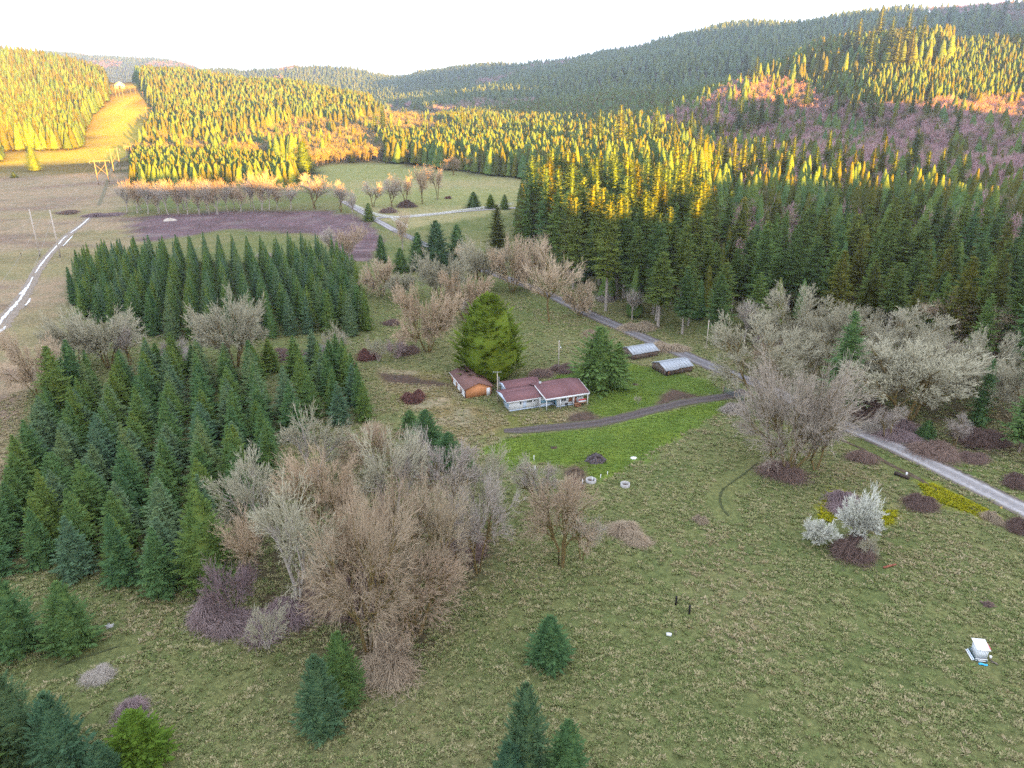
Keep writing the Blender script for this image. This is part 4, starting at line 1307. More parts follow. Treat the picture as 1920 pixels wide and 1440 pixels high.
# ------------------------------------------------------------------ roads, drive and wet strip (sheets laid on the ground)
def ribbon(name, px, widths, mat, lift=.05, step=2.0, world=None, rough_edge=.0, cross=4):
    P = np.array([place(*q)[:2] for q in px]) if world is None else np.array(world, float)
    w_ = np.array(widths, float)
    if w_.ndim == 0 or w_.size == 1:
        w_ = np.full(len(P), float(w_.ravel()[0]))
    # Catmull-Rom through the points
    out, ow = [], []
    Q = np.vstack([2 * P[0] - P[1], P, 2 * P[-1] - P[-2]])
    for i in range(len(P) - 1):
        n = max(2, int(np.linalg.norm(P[i + 1] - P[i]) / step))
        for t in np.linspace(0, 1, n, endpoint=False):
            a, b_, c, d = Q[i], Q[i + 1], Q[i + 2], Q[i + 3]
            out.append(.5 * ((2 * b_) + (-a + c) * t + (2 * a - 5 * b_ + 4 * c - d) * t * t + (-a + 3 * b_ - 3 * c + d) * t ** 3))
            ow.append(w_[i] * (1 - t) + w_[i + 1] * t)
    out.append(P[-1]); ow.append(w_[-1])
    C, ow = np.array(out), np.array(ow)
    T = unit(np.gradient(C, axis=0))
    Nn = np.stack([-T[:, 1], T[:, 0]], 1)
    off = np.linspace(-.5, .5, cross + 1)
    e = np.ones((len(C), cross + 1))
    if rough_edge:
        e[:, 0] += RG.normal(0, rough_edge, len(C))
        e[:, -1] += RG.normal(0, rough_edge, len(C))
    V2 = C[:, None] + Nn[:, None] * (off[None, :, None] * ow[:, None, None] * e[..., None])
    z = grid_at(_zg, V2[..., 0].ravel(), V2[..., 1].ravel()).reshape(V2.shape[:2])
    z = np.maximum(z, z.mean(1, keepdims=True)) + lift + (1 - (2 * off) ** 2)[None] * .04
    V = np.concatenate([V2, z[..., None]], -1)
    idx = np.arange(V.shape[0] * V.shape[1]).reshape(V.shape[:2])
    F = np.stack([idx[:-1, :-1], idx[1:, :-1], idx[1:, 1:], idx[:-1, 1:]], -1).reshape(-1, 4)
    me = mesh_np(name, V.reshape(-1, 3), F, mat, smooth_=True)
    uv = me.uv_layers.new(name='across')
    U = np.broadcast_to(off[None, :] + .5, V.shape[:2]).reshape(-1)
    S_ = np.broadcast_to(np.arange(len(C))[:, None] * step, V.shape[:2]).reshape(-1)
    li = np.empty(len(me.loops), np.int32)
    me.loops.foreach_get('vertex_index', li)
    uv.data.foreach_set('uv', np.stack([U[li], S_[li]], 1).astype(np.float32).ravel())
    return tag(link(name, me), kind='structure')

def track_mat(name, c, edge, wheel, rough=.8):
    """gravel or asphalt: worn wheel tracks, grubby edges"""
    m, t, b = new_mat(name)
    uv = N(t, 'ShaderNodeUVMap', uv_map='across')
    sx = N(t, 'ShaderNodeSeparateXYZ')
    t.links.new(uv.outputs[0], sx.inputs[0])
    geo = N(t, 'ShaderNodeNewGeometry')
    nz = N(t, 'ShaderNodeTexNoise', Scale=1.1, Detail=7.0, Roughness=.7)
    t.links.new(geo.outputs['Position'], nz.inputs['Vector'])
    ad = N(t, 'ShaderNodeMath', operation='MULTIPLY_ADD')
    ad.inputs[1].default_value = .16
    t.links.new(nz.outputs['Fac'], ad.inputs[0])
    sb = N(t, 'ShaderNodeMath', operation='SUBTRACT')
    sb.inputs[1].default_value = .08
    t.links.new(sx.outputs['X'], sb.inputs[0])
    t.links.new(sb.outputs[0], ad.inputs[2])
    r = ramp(t, [(0.0, edge), (.1, edge), (.17, c), (.27, wheel), (.36, c), (.5, tuple(.86 * x for x in c)), (.64, c), (.73, wheel), (.83, c), (.9, edge), (1.0, edge)])
    t.links.new(ad.outputs[0], r.inputs['Fac'])
    r2 = ramp(t, [(.3, (.72, .72, .72)), (.7, (1.25, 1.25, 1.25))])
    t.links.new(nz.outputs['Fac'], r2.inputs['Fac'])
    mu = N(t, 'ShaderNodeMixRGB', blend_type='MULTIPLY', Fac=1.0)
    t.links.new(r.outputs['Color'], mu.inputs['Color1'])
    t.links.new(r2.outputs['Color'], mu.inputs['Color2'])
    t.links.new(mu.outputs['Color'], b.inputs['Base Color'])
    b.inputs['Roughness'].default_value = rough
    b.inputs['Specular IOR Level'].default_value = .2
    bp = N(t, 'ShaderNodeBump', Strength=.3, Distance=.05)
    t.links.new(nz.outputs['Fac'], bp.inputs['Height'])
    t.links.new(bp.outputs['Normal'], b.inputs['Normal'])
    return m
M_ROAD = track_mat('road_gravel', (.24, .225, .225), (.12, .10, .085), (.33, .315, .32))
M_ROAD_DARK = track_mat('road_dark', (.135, .125, .13), (.09, .075, .065), (.185, .175, .18))
M_DRIVE = track_mat('drive_dirt', (.07, .056, .053), (.075, .07, .04), (.098, .08, .076))
ribbon('road', [(2040,1022),(1910,952),(1760,877),(1650,826),(1575,795),(1510,764),(1440,728)], 5.6, M_ROAD, .06, rough_edge=.02)
ribbon('road', [(1440,728),(1340,690),(1270,660),(1200,630),(1112,592),(1060,566),(1000,540),(930,515),(850,485),(790,455),(740,432)], [5.6, 5.6, 5.6, 5.6, 5.6, 5.6, 5.4, 5.4, 5.2, 5.0, 5.0], M_ROAD_DARK, .05, rough_edge=.02)
ribbon('road', [(740,432),(705,412),(676,396),(655,384),(640,377)], 5.0, M_ROAD, .05, rough_edge=.02)
ribbon('road', [(700,409),(735,407),(780,405),(830,400),(900,394),(985,388)], 5.0, M_ROAD, .07, rough_edge=.02)
ribbon('driveway', [(1400,735),(1360,744),(1300,752),(1240,765),(1180,780),(1110,793),(1050,800),(990,806),(945,808)], [4.5, 3.6, 3.6, 3.6, 3.6, 3.8, 3.8, 3.4, 2.2], M_DRIVE, .045, step=1.0, rough_edge=.07)
ribbon('path', [(185,385),(195,360),(205,330),(222,300),(250,280),(268,262)], 2.6, track_mat('field_track', (.13, .115, .055), (.16, .13, .075), (.10, .08, .055)), .06, rough_edge=.05)

# wet ruts along the dry field, sky reflection painted in as pale colour
mw, tw_, bw = new_mat('standing_water')
bw.inputs['Base Color'].default_value = (.6, .62, .67, 1)
bw.inputs['Roughness'].default_value = .25
bw.inputs['Specular IOR Level'].default_value = .5
RUT = [(-30,640),(0,608),(30,575),(50,545),(66,515),(82,490),(98,472),(112,456),(128,440),(150,424),(175,403)]
ribbon('mud', RUT, [6.5, 6, 5, 4.5, 4, 4, 3.6, 4, 4, 3.6, 3], plain('wet_mud', (.19, .148, .11), .7, .25, .4, 1.0), .05, rough_edge=.12)
ribbon('water', [(-30,634),(0,604),(30,570),(50,541),(62,520)], [0.92, 0.98, 0.86, 0.76, 0.43], mw, .12, rough_edge=.4, step=1.2)
ribbon('water', [(66,513),(78,494),(92,478),(106,462),(120,446),(127,442)], [0.38, 0.70, 0.54, 0.65, 0.59, 0.32], mw, .12, rough_edge=.4, step=1.2)
ribbon('water', [(132,437),(148,426),(163,413),(174,402)], [0.49, 0.70, 0.59, 0.32], mw, .12, rough_edge=.4, step=1.2)
ribbon('water', [(38,552),(46,544),(53,537)], [0.98, 1.19, 0.54], mw, .12, rough_edge=.3, step=1.0)
ribbon('water', [(48,574),(53,567),(57,560)], [0.43, 0.86, 0.32], mw, .12, rough_edge=.3, step=1.0)
ribbon('water', [(118,462),(128,451),(136,442)], [0.38, 0.65, 0.32], mw, .12, rough_edge=.3, step=1.0)
ribbon('water', [(-6,628),(4,619),(10,612)], [0.54, 0.98, 0.43], mw, .12, rough_edge=.3, step=1.0)
# the crease of a little ditch in the meadow
M_DITCH = plain('ditch_soil', (.055, .065, .03), .95, .05, .5, 1.5)
ribbon('ditch', [(1420,868),(1400,885),(1375,903),(1356,918),(1350,935),(1356,955),(1366,968)], [.3, .35, .25, .35, .4, .35, .25], M_DITCH, .07, step=.6, rough_edge=.35)
ribbon('ditch', [(108,1250),(140,1238),(180,1226),(225,1212)], [.25, .4, .35, .2], M_DITCH, .07, step=.6, rough_edge=.35)
ribbon('ditch', [(1580,825),(1640,855),(1700,886),(1790,935),(1880,980),(1960,1020)], 1.0, plain('ditch_bank', (.085, .065, .045), .95, .05, .5, 1.0), .05, step=1.5, rough_edge=.3)
# ------------------------------------------------------------------ buildings
M_WHITE = plain('white_paint', (.82, .83, .84), .6, .3, .06, 2.0)
M_BLUEW = plain('pale_blue_paint', (.56, .66, .80), .6, .3, .08, 2.0)
M_BLUE = plain('blue_paint', (.22, .42, .56), .6, .3, .12, 2.0)
M_ROOF = plain('red_brown_shingle', (.165, .085, .09), .92, .1, .25, 2.2, (1, 3, 1), .3, c2=(.20, .115, .118))
M_ROOF_G = plain('brown_shingle', (.165, .095, .085), .92, .1, .25, 2.0, (1, 3, 1), .3)
M_ORANGE = plain('orange_siding', (.62, .27, .12), .75, .2, .10, 1.6)
M_BROWN = plain('brown_door', (.26, .11, .07), .7, .2, .2, 3.0)
M_RED = plain('red_paint', (.62, .06, .08), .6, .3, .1, 3.0)
M_DARK = plain('dark_timber', (.06, .045, .04), .85, .15, .35, 3.0)
M_WOODG = plain('weathered_boards', (.20, .165, .145), .95, .05, .5, 1.4, (6, 6, .35), .3, c2=(.27, .215, .18))
M_WOODR = plain('weathered_boards_brown', (.165, .11, .09), .95, .05, .5, 1.4, (6, 6, .35), .3)
M_TIN = plain('galvanised_sheet', (.36, .385, .42), .5, .5, .14, .7, (.4, 2.5, 1), .05, metal=.15)
M_GLASS = plain('window_glass', (.06, .075, .085), .12, .6, .2, 1.0)
M_FOUND = plain('concrete', (.40, .39, .38), .9, .1, .2, 2.5, bump=.2)
M_POLE = plain('pole_timber', (.34, .25, .185), .9, .05, .3, 2.0, (4, 4, .4))
M_POLE_PALE = plain('pole_timber_pale', (.52, .45, .39), .9, .05, .25, 2.0, (4, 4, .4))
M_METAL = plain('galvanised_metal', (.42, .43, .45), .45, .5, .1, 3.0, metal=.3)
M_TEAL = plain('gate_paint', (.07, .115, .125), .5, .4, .2, 3.0)

def V3(*a):
    return Vector(a)
def slab(quad, t):                        # a sheet with thickness (pushed down along its normal)
    a = [Vector(q) for q in quad]
    n = (a[1] - a[0]).cross(a[2] - a[0]).normalized()
    if n.z < 0:
        n = -n
    return MB().prism(a, -n * t)
def window(parent, c, w_, h_, ax, n_panes=2, mat=None):
    """frame proud of the wall, glass recessed; ax: 'x' faces -y, 'y' faces -x"""
    f = MB()
    fw = .07
    def bx(dx, dz, sx, sz, dep=.1):
        if ax == 'x':
            f.box((c[0] + dx, c[1] - .03, c[2] + dz), (sx, dep, sz))
        else:
            f.box((c[0] - .03, c[1] + dx, c[2] + dz), (dep, sx, sz))
    bx(0, h_ / 2, w_ + fw, fw); bx(0, -h_ / 2, w_ + fw, fw, .14)
    bx(-w_ / 2, 0, fw, h_ - fw); bx(w_ / 2, 0, fw, h_ - fw)
    for i in range(1, n_panes):
        bx(-w_ / 2 + w_ * i / n_panes, 0, .05, h_ - fw, .08)
    o = f.build('window', mat or M_WHITE, parent)
    for i in range(n_panes):
        pw = w_ / n_panes
        g = MB()
        dx = -w_ / 2 + pw * (i + .5)
        if ax == 'x':
            g.box((c[0] + dx, c[1] - .012, c[2]), (pw - .055, .02, h_ - fw - .005))
        else:
            g.box((c[0] - .012, c[1] + dx, c[2]), (.02, pw - .055, h_ - fw - .005))
        g.build('pane', M_GLASS, o)
    return o

# ---- the ranch house
hx, hy = at(955.6, 771.7)[:2]
hzz = GZ(hx + 8, hy + 3)
house = empty('ranch_house', (hx, hy, hzz), rad(21), 'long low white ranch house with red brown roofs and a posted porch', 'house')
wl = MB()                                 # walls as solid bodies
wl.box((3.72, 1.9, 1.25), (7.44, 3.8, 2.5))
wl.box((9.1, 2.9, 1.35), (3.3, 6.0, 2.7))
wl.box((14.15, 2.4, 1.35), (6.7, 7.8, 2.7))
wl.build('wall', M_WHITE, house)
MB().box((6.1, 9.3, 1.2), (8.0, 4.4, 2.4)).box((2.0, 5.8, 1.2), (.12, 2.6, 2.4)).build('wall', M_BLUEW, house)
MB().box((-.012, 1.85, 1.25), (.03, 3.62, 2.44)).build('side_cladding', M_BLUEW, house)['label'] = 'pale blue end wall cladding'
MB().box((9.1, -.112, 1.25), (3.2, .03, .75)).box((10.787, -.78, 1.0), (.03, 1.36, 1.5)).build('porch_panel', M_BLUE, house)['label'] = 'blue wall panel in the porch recess'
fnd = MB().box((3.72, -.04, .13), (7.5, .1, .26)).box((14.15, -1.53, .1), (6.74, .1, .2)).box((9.1, -.13, .22), (3.2, .08, .5))
fnd.build('skirting', M_BLUEW, house)
# roofs
r_ = slab([(-.8, -.6, 2.5), (7.9, -.6, 2.72), (7.9, 3.3, 3.62), (-.8, 3.3, 3.42)], .14)
r2_ = slab([(-.8, 3.3, 3.42), (7.9, 3.3, 3.62), (7.9, 6.8, 2.85), (-.8, 6.8, 2.66)], .14)
for q in (r2_,):
    r_.add(q.V, [f for k in q.F.values() for f in k])
r_.build('roof', M_ROOF, house)
r_ = slab([(7.55, -2.75, 2.92), (14.5, -2.75, 3.0), (14.5, 3.0, 4.62), (7.55, 3.7, 3.85)], .16)
for qd in ([(14.5, -2.75, 3.0), (18.35, -2.75, 3.05), (18.35, 3.1, 4.3), (14.5, 3.0, 4.62)], [(7.55, 3.7, 3.85), (14.5, 3.0, 4.62), (14.5, 7.2, 3.2), (7.55, 7.2, 2.95)], [(14.5, 3.0, 4.62), (18.35, 3.1, 4.3), (18.35, 7.2, 3.1), (14.5, 7.2, 3.2)]):
    q = slab(qd, .16)
    r_.add(q.V, [f for k in q.F.values() for f in k])
r_.build('roof', M_ROOF, house)
r_ = slab([(1.7, 6.6, 2.62), (10.5, 6.6, 2.75), (10.5, 9.3, 3.5), (1.7, 9.3, 3.36)], .14)
q = slab([(1.7, 9.3, 3.36), (10.5, 9.3, 3.5), (10.5, 12.0, 2.7), (1.7, 12.0, 2.6)], .14)
r_.add(q.V, [f for k in q.F.values() for f in k])
r_.build('roof', M_ROOF, house)
# gables and barge boards
g = MB().prism([(-.82, -.6, 2.36), (-.82, 3.3, 3.28), (-.82, 6.8, 2.52), (-.82, 6.4, 2.45), (-.82, 3.4, 2.35), (-.82, 0, 2.2)], (.04, 0, 0))
g.prism([(1.68, 6.6, 2.48), (1.68, 9.3, 3.22), (1.68, 12.0, 2.46), (1.68, 11.6, 2.3), (1.68, 7.0, 2.3)], (.04, 0, 0))
g.build('gable', M_BLUEW, house)
g = MB().prism([(7.5, -2.78, 2.96), (7.5, 3.7, 3.9), (7.5, 3.7, 3.5), (7.5, -2.78, 2.58)], (.05, 0, 0))
g.prism([(18.36, -2.78, 3.07), (18.36, 3.1, 4.32), (18.36, 3.1, 4.05), (18.36, -2.78, 2.8)], (.05, 0, 0))
g.build('barge_board', M_WHITE, house)
g = MB().box((12.95, -2.8, 2.72), (10.9, .06, .44)).box((3.55, -.66, 2.47), (8.7, .05, .2))
g.build('fascia', M_WHITE, house)
for px_, py_ in ((7.82, -2.62), (11.25, -2.6), (14.5, -2.6), (18.0, -2.6), (6.9, -1.0)):
    MB().box((px_, py_, 1.28), (.14, .14, 2.62)).build('post', M_WHITE, house)
MB().box((-.02, 0.06, 1.2), (.16, .16, 2.4)).build('corner_board', M_WHITE, house)
window(house, (2.6, -.03, 1.72), .5, .62, 'x', 1)
window(house, (4.75, -.03, 1.78), 1.25, .62, 'x', 3)
window(house, (6.05, -.03, 1.85), .45, .62, 'x', 1)
window(house, (12.45, -1.53, 1.62), 1.35, .8, 'x', 2)
window(house, (13.2, -1.53, .42), .55, .5, 'x', 1, M_DARK)
window(house, (16.6, -1.53, 1.95), 1.7, .6, 'x', 3)
window(house, (-.04, 1.0, 1.5), .4, .95, 'y', 1, M_BLUE)
window(house, (-.04, 3.0, 1.55), .4, .95, 'y', 1, M_BLUE)
MB().box((3.6, -.045, 1.05), (.8, .05, 1.95)).build('door', M_BLUEW, house)
MB().box((14.2, -1.55, 1.5), (.95, .06, 1.25)).build('shutter', M_BROWN, house)['label'] = 'brown board over a front window'
d_ = MB().box((15.3, -1.55, 1.2), (.85, .06, 2.0)).build('door', M_BROWN, house)
MB().box((15.6, -1.6, 1.15), (.05, .05, .12)).build('handle', M_METAL, d_)
MB().box((16.75, -2.5, 1.35), (1.9, .06, .32)).build('banner', M_RED, house)['label'] = 'red band along the porch rail'
MB().box((16.75, -2.5, .95), (1.9, .04, .34)).build('rail_panel', M_WHITE, house)
st = MB()
for i in range(3):
    st.box((15.4, -2.55 - i * .32, .5 - i * .17), (1.3, .32, .08))
st.box((16.4, -2.05, .6), (3.2, 1.0, .1)).box((14.8, -2.9, .3), (.08, 1.0, .5)).box((16.0, -2.9, .3), (.08, 1.0, .5))
st.build('step', plain('porch_boards', (.28, .14, .08), .8, .1, .25, 3.0), house)
MB().box((9.0, 4.0, 4.1), (.5, .5, .7)).build('vent', M_METAL, house)

# ---- orange garage
gx_, gy_ = at(873, 747.5)[:2]
gar = empty('garage', (gx_, gy_, GZ(gx_ + 2, gy_ + 5)), rad(20), 'orange garage with brown gable roof and three white doors along its side', 'garage')
W_, D_, E_, A_h = 6.4, 12.0, 2.42, 3.68
MB().prism([(0, 0, 0), (W_, 0, 0), (W_, 0, E_), (W_ / 2, 0, A_h - .08), (0, 0, E_)], (0, D_, 0)).build('wall', M_ORANGE, gar)
rf = slab([(-.45, -.4, E_ - .12), (W_ / 2, -.4, A_h), (W_ / 2, D_ + .4, A_h), (-.45, D_ + .4, E_ - .12)], .12)
q = slab([(W_ + .45, -.4, E_ - .12), (W_ / 2, -.4, A_h), (W_ / 2, D_ + .4, A_h), (W_ + .45, D_ + .4, E_ - .12)], .12)
rf.add(q.V, [f for k in q.F.values() for f in k])
rf.build('roof', M_ROOF_G, gar)
MB().box((-.47, D_ / 2, E_ - .22), (.05, D_ + .8, .16)).build('fascia', M_WHITE, gar)
for i in range(3):
    y_ = 1.7 + i * 3.7
    d_ = MB().box((-.03, y_, 1.03), (.07, 2.5, 2.06)).build('garage_door', M_WHITE, gar)
    for j in range(4):
        MB().box((-.075, y_, .28 + j * .5), (.03, 2.4, .45)).build('panel', M_WHITE, d_)
dd = MB()
for y_ in (.25, 3.55, 7.25, 10.95):
    dd.box((-.02, y_, 1.05), (.05, .36, 2.1))
dd.build('door_jamb', M_BROWN, gar)
d_ = MB().box((5.6, -.03, 1.0), (.88, .06, 2.0)).build('door', M_WHITE, gar)
MB().box((5.28, -.08, 1.0), (.06, .05, .1)).build('handle', M_METAL, d_)
MB().box((.03, -.02, 1.15), (.1, .06, 2.3)).box((W_ - .03, -.02, 1.15), (.1, .06, 2.3)).build('corner_board', M_DARK, gar)

# ---- two grey sheds
def shed(px, ang, L_, D_, e_, a_, label, broken):
    x, y = at(*px)[:2]
    s = empty('shed', (x, y, GZ(x + 2, y + 3)), rad(ang), label, 'shed')
    MB().prism([(0.05, .05, 0), (.05, D_ - .05, 0), (.05, D_ - .05, e_), (.05, D_ / 2, a_ - .12), (.05, .05, e_)], (.05, 0, 0)).box((L_ / 2, .08, e_ / 2), (L_ - .1, .06, e_)).box((L_ / 2, D_ - .08, e_ / 2), (L_ - .1, .06, e_)).prism([(L_ - .1, .05, 0), (L_ - .1, D_ - .05, 0), (L_ - .1, D_ - .05, e_), (L_ - .1, D_ / 2, a_ - .12), (L_ - .1, .05, e_)], (.05, 0, 0)).build('wall', M_DARK, s)
    g = np.random.default_rng(int(px[0]))
    b1, b2 = MB(), MB()
    x_ = .1
    while x_ < L_ - .15:                  # upright boards along the front, uneven at the foot
        w_ = g.uniform(.16, .26)
        if not (broken and x_ < .5):
            (b1 if g.random() < .5 else b2).box((x_ + w_ / 2, .03 + g.uniform(-.008, .008), e_ / 2 + g.uniform(0, .06)), (w_ - .025, .03, e_ - .04))
        x_ += w_
    y_ = .1
    while y_ < D_ - .15:
        w_ = g.uniform(.16, .26)
        hh_ = e_ + (a_ - e_) * (1 - abs(y_ + w_ / 2 - D_ / 2) / (D_ / 2)) - .16
        (b1 if g.random() < .6 else b2).box((.03 + g.uniform(-.008, .008), y_ + w_ / 2, hh_ / 2 + g.uniform(0, .05)), (.03, w_ - .025, hh_ - .04))
        y_ += w_
    tag(b1.build('plank_siding', M_WOODG, s), kind='stuff')
    tag(b2.build('plank_siding', M_WOODR, s), kind='stuff')
    # roofing sheets, lapped side by side, each a little uneven
    n = 9
    sw = (L_ + .5) / n
    for sgn in (0, 1):
        for i in range(n):
            dz = g.uniform(-.015, .015) + (i % 2) * .012
            drop = .10 if broken and sgn == 0 and i < 4 else 0
            ext = .25 if broken and sgn == 0 and i < 4 else 0
            x0, x1 = -.25 + i * sw, -.25 + (i + 1) * sw + .04
            ye, yr = (-.25 - ext, D_ / 2) if sgn == 0 else (D_ + .25, D_ / 2)
            ze = e_ - .08 - drop
            b = slab([(x0, ye, ze + dz), (x1, ye, ze + dz), (x1, yr, a_ + dz), (x0, yr, a_ + dz)], .03)
            for j in range(3):            # ribs of the sheet
                xr = x0 + sw * (j + .5) / 3
                b.prism([(xr - .04, ye, ze + dz + .002), (xr, ye, ze + dz + .045), (xr + .04, ye, ze + dz + .002)], (0, yr - ye, a_ - ze))
            b.build('roof_sheet', M_TIN, s)
    b = MB().prism([(-.25, D_ / 2 - .15, a_ + .0), (-.25, D_ / 2, a_ + .07), (-.25, D_ / 2 + .15, a_ + .0)], (L_ + .5, 0, 0))
    b.build('ridge_cap', M_TIN, s)
    if broken:
        MB().box((.75, -.12, .75), (.07, .3, .9)).build('prop', M_ORANGE, s)['label'] = 'orange prop in the open corner'
    return s
shed((1187, 675), 25.5, 8.1, 6.0, 1.68, 2.85, 'grey tin-roofed board shed farther up, beside the dark road', False)
shed((1248, 706), 23.6, 8.1, 6.2, 1.68, 2.75, 'grey tin-roofed board shed with a torn eave, closer to the gate', True)

# ---- white hut on skids in the meadow
bx_, by_ = at(1829, 1236)[:2]
hut = empty('meadow_hut', (bx_, by_, GZ(bx_, by_) + .02), rad(-9), 'small white box hut with a slanted roof on skids in the open meadow', 'hut')
hb = MB().prism([(0, 0, .35), (1.25, 0, .35), (1.25, 0, 1.66), (0, 0, 1.66)], (0, 1.5, 0))
hb.build('wall', M_WHITE, hut)
bt_ = MB()
for i in range(6):
    bt_.box((.1 + i * .21, -.012, 1.0), (.035, .03, 1.2))
for i in range(7):
    bt_.box((-.012, .12 + i * .21, 1.0), (.03, .035, 1.2))
tag(bt_.build('batten', M_BLUEW, hut), kind='stuff')
slab([(-.16, -.14, 1.69), (1.42, -.14, 1.69), (1.42, 1.75, 1.95), (-.16, 1.75, 1.95)], .06).build('roof', M_WHITE, hut)
MB().box((1.46, .85, 1.77), (.05, 1.5, .09)).build('roof_edge', M_RED, hut)['label'] = 'red strip on the roof edge'
for dx in (.08, 1.17):
    MB().box((dx, .8, .17), (.14, 2.3, .28)).build('skid', M_TEAL, hut)
for i in range(2):
    MB().box((.62, -.1 - i * .12, .3 - i * .17), (1.35, .1, .11)).build('front_board', M_WHITE, hut)
MB().box((-.45, .75, .12), (.1, 1.9, .12)).build('rail', M_WHITE, hut)
MB().box((-.28, .75, .2), (.12, 1.9, .16)).build('rail', M_BLUEW, hut)
tp = MB()
pts = [(.95 + t * .95, -.62 + .05 * math.sin(t * 5) + t * -.02, .12 + .03 * math.sin(t * 7)) for t in np.linspace(0, 1, 7)]
p_ = place(1843, 1245)
tpo = MB().tube([(q[0] - 1.4, q[1] + .62, q[2]) for q in pts], .13, .12, 8).build('tarp_roll', plain('blue_tarp', (.04, .42, .78), .5, .4, .2, 4.0))
tpo.location = p_
tpo.rotation_euler = (0, 0, rad(-9))
tag(tpo, 'bright blue tarp roll lying in front of the white meadow hut', 'tarp')
p_ = place(1857, 1232)
bk = MB().tube([(0, 0, 0), (0, 0, .34)], .14, .17, 12).build('bucket', M_WHITE)
bk.location = p_
tag(bk, 'white bucket standing beside the white meadow hut', 'bucket')
p_ = place(1864, 1240)
bd = MB().box((0, 0, .06), (.09, 1.1, .08), rad(25)).box((-.1, -.1, .1), (.7, .08, .06), rad(-12)).build('loose_boards', M_WOODG)
bd.location = p_
tag(bd, 'loose grey boards on the grass by the white meadow hut', 'boards')

# ---- white buildings far off
def block(name, u, v, dims, rz, wall, roof, label, lift=0):
    p = place(u, v)
    o = empty(name, (p.x, p.y, p.z - .3 + lift), rz, label, 'building')
    w_, d_, h_ = dims
    MB().box((0, 0, h_ / 2), (w_, d_, h_)).prism([(-w_ / 2 + .05, -d_ / 2 + .05, h_), (w_ / 2 - .05, -d_ / 2 + .05, h_), (0, -d_ / 2 + .05, h_ + w_ * .3)], (0, d_ - .1, 0)).build('wall', wall, o)
    r = slab([(-w_ / 2 - .5, -d_ / 2 - .4, h_ - .3), (0, -d_ / 2 - .4, h_ + w_ * .32), (0, d_ / 2 + .4, h_ + w_ * .32), (-w_ / 2 - .5, d_ / 2 + .4, h_ - .3)], .2)
    q = slab([(w_ / 2 + .5, -d_ / 2 - .4, h_ - .3), (0, -d_ / 2 - .4, h_ + w_ * .32), (0, d_ / 2 + .4, h_ + w_ * .32), (w_ / 2 + .5, d_ / 2 + .4, h_ - .3)], .2)
    r.add(q.V, [f for k in q.F.values() for f in k])
    r.build('roof', roof, o)
    f = MB().box((0, -d_ / 2 - .03, h_ * .4), (w_ * .3, .08, h_ * .8)).build('door', M_DARK, o)
    for sx in (-1, 1):
        MB().box((sx * w_ * .33, -d_ / 2 - .03, h_ * .6), (w_ * .15, .06, h_ * .25)).build('window', M_GLASS, o)
    return o
block('white_house', 1283, 362, (7, 9, 4.5), rad(-30), M_WHITE, M_RED, 'white house with a red roof deep among the sunlit-topped firs')
block('hilltop_shed', 226, 166, (13, 10, 6), rad(15), M_WHITE, M_TIN, 'white shed on the crest of the powerline clearing')
block('forest_house', 1077, 432, (9, 9, 5), rad(20), M_BLUEW, M_TIN, 'pale blue house half hidden behind the tall firs')

# ------------------------------------------------------------------ poles, towers, wires
def tower(u1, v1, u2, v2, v_top, label, arm=1.0, three=False, pale=False, brace=True):
    a, b_ = place(u1, v1), place(u2, v2)
    c = (a + b_) / 2
    h = ht_at(c, v_top)
    sp = math.hypot(b_.x - a.x, b_.y - a.y)
    o = empty('power_tower', c, math.atan2(b_.y - a.y, b_.x - a.x), label, 'power tower', 'timber power towers up the clearing')
    m = M_POLE_PALE if pale else M_POLE
    xs = [-sp / 2, 0, sp / 2] if three else [-sp / 2, sp / 2]
    r = .012 * h + .06
    for x_ in xs:
        MB().tube([(x_, 0, -.5), (x_, 0, h)], r * 1.15, r * .8, 7).build('pole', m, o)
    if arm:
        half = sp / 2 * (1 + arm)
        MB().box((0, .25, h * .94), (half * 2, .22, .35)).build('crossarm', m, o)
        for x_ in (-half * .97, 0, half * .97):
            MB().tube([(x_, .25, h * .93), (x_, .25, h * .84)], .09, .09, 6).build('insulator', M_METAL, o)
    if brace:
        MB().tube([(-sp / 2, 0, h * .38), (sp / 2, 0, h * .82)], .11, .11, 5).build('brace', m, o)
        MB().tube([(sp / 2, 0, h * .38), (-sp / 2, 0, h * .82)], .11, .11, 5).build('brace', m, o)
    return [o.matrix_basis @ Vector((x_, .25, h * .85)) for x_ in ((-half * .97, 0, half * .97) if arm else (-sp / 2, 0, sp / 2))], o
T0, _ = tower(75, 479, 113, 481, 393, 'pair of tall plain poles by the wet rut, without a crossarm', 0, pale=True, brace=False)
T1, _ = tower(185, 346, 205, 345, 299, 'timber power tower with crossed braces beside the field track', .9)
T2, _ = tower(214, 324, 227, 322, 277, 'timber power tower just beyond the cross-braced one', .9)
T3, _ = tower(240, 305, 250, 304, 273, 'timber power tower at the foot of the lit clearing', .6, brace=False)
T4, _ = tower(277, 227, 288, 222, 201, 'braced power tower on the shaded slope of the clearing', .5)
T5, _ = tower(270, 190, 281, 190, 172, 'power tower below the dark firs near the crest', .6, brace=False)
T6, _ = tower(219, 185, 232, 185, 163, 'three-poled power tower near the white crest shed', .15, three=True, brace=False)
T7, _ = tower(246, 178, 255, 178, 162, 'small far power tower at the top of the clearing', .5, brace=False)
M_WIRE = plain('wire', (.30, .28, .26), .5, .4, .05, 1.0)
def wire(a, b_, sag, label, r=.045):
    pts = []
    for t in np.linspace(0, 1, 15):
        p = a.lerp(b_, t)
        p.z -= sag * 4 * t * (1 - t)
        pts.append(p)
    c = a
    o = MB().tube([p - c for p in pts], r, r, 4).build('power_line', M_WIRE)
    o.location = c
    tag(o, label, 'power line', 'power lines strung along the clearing')
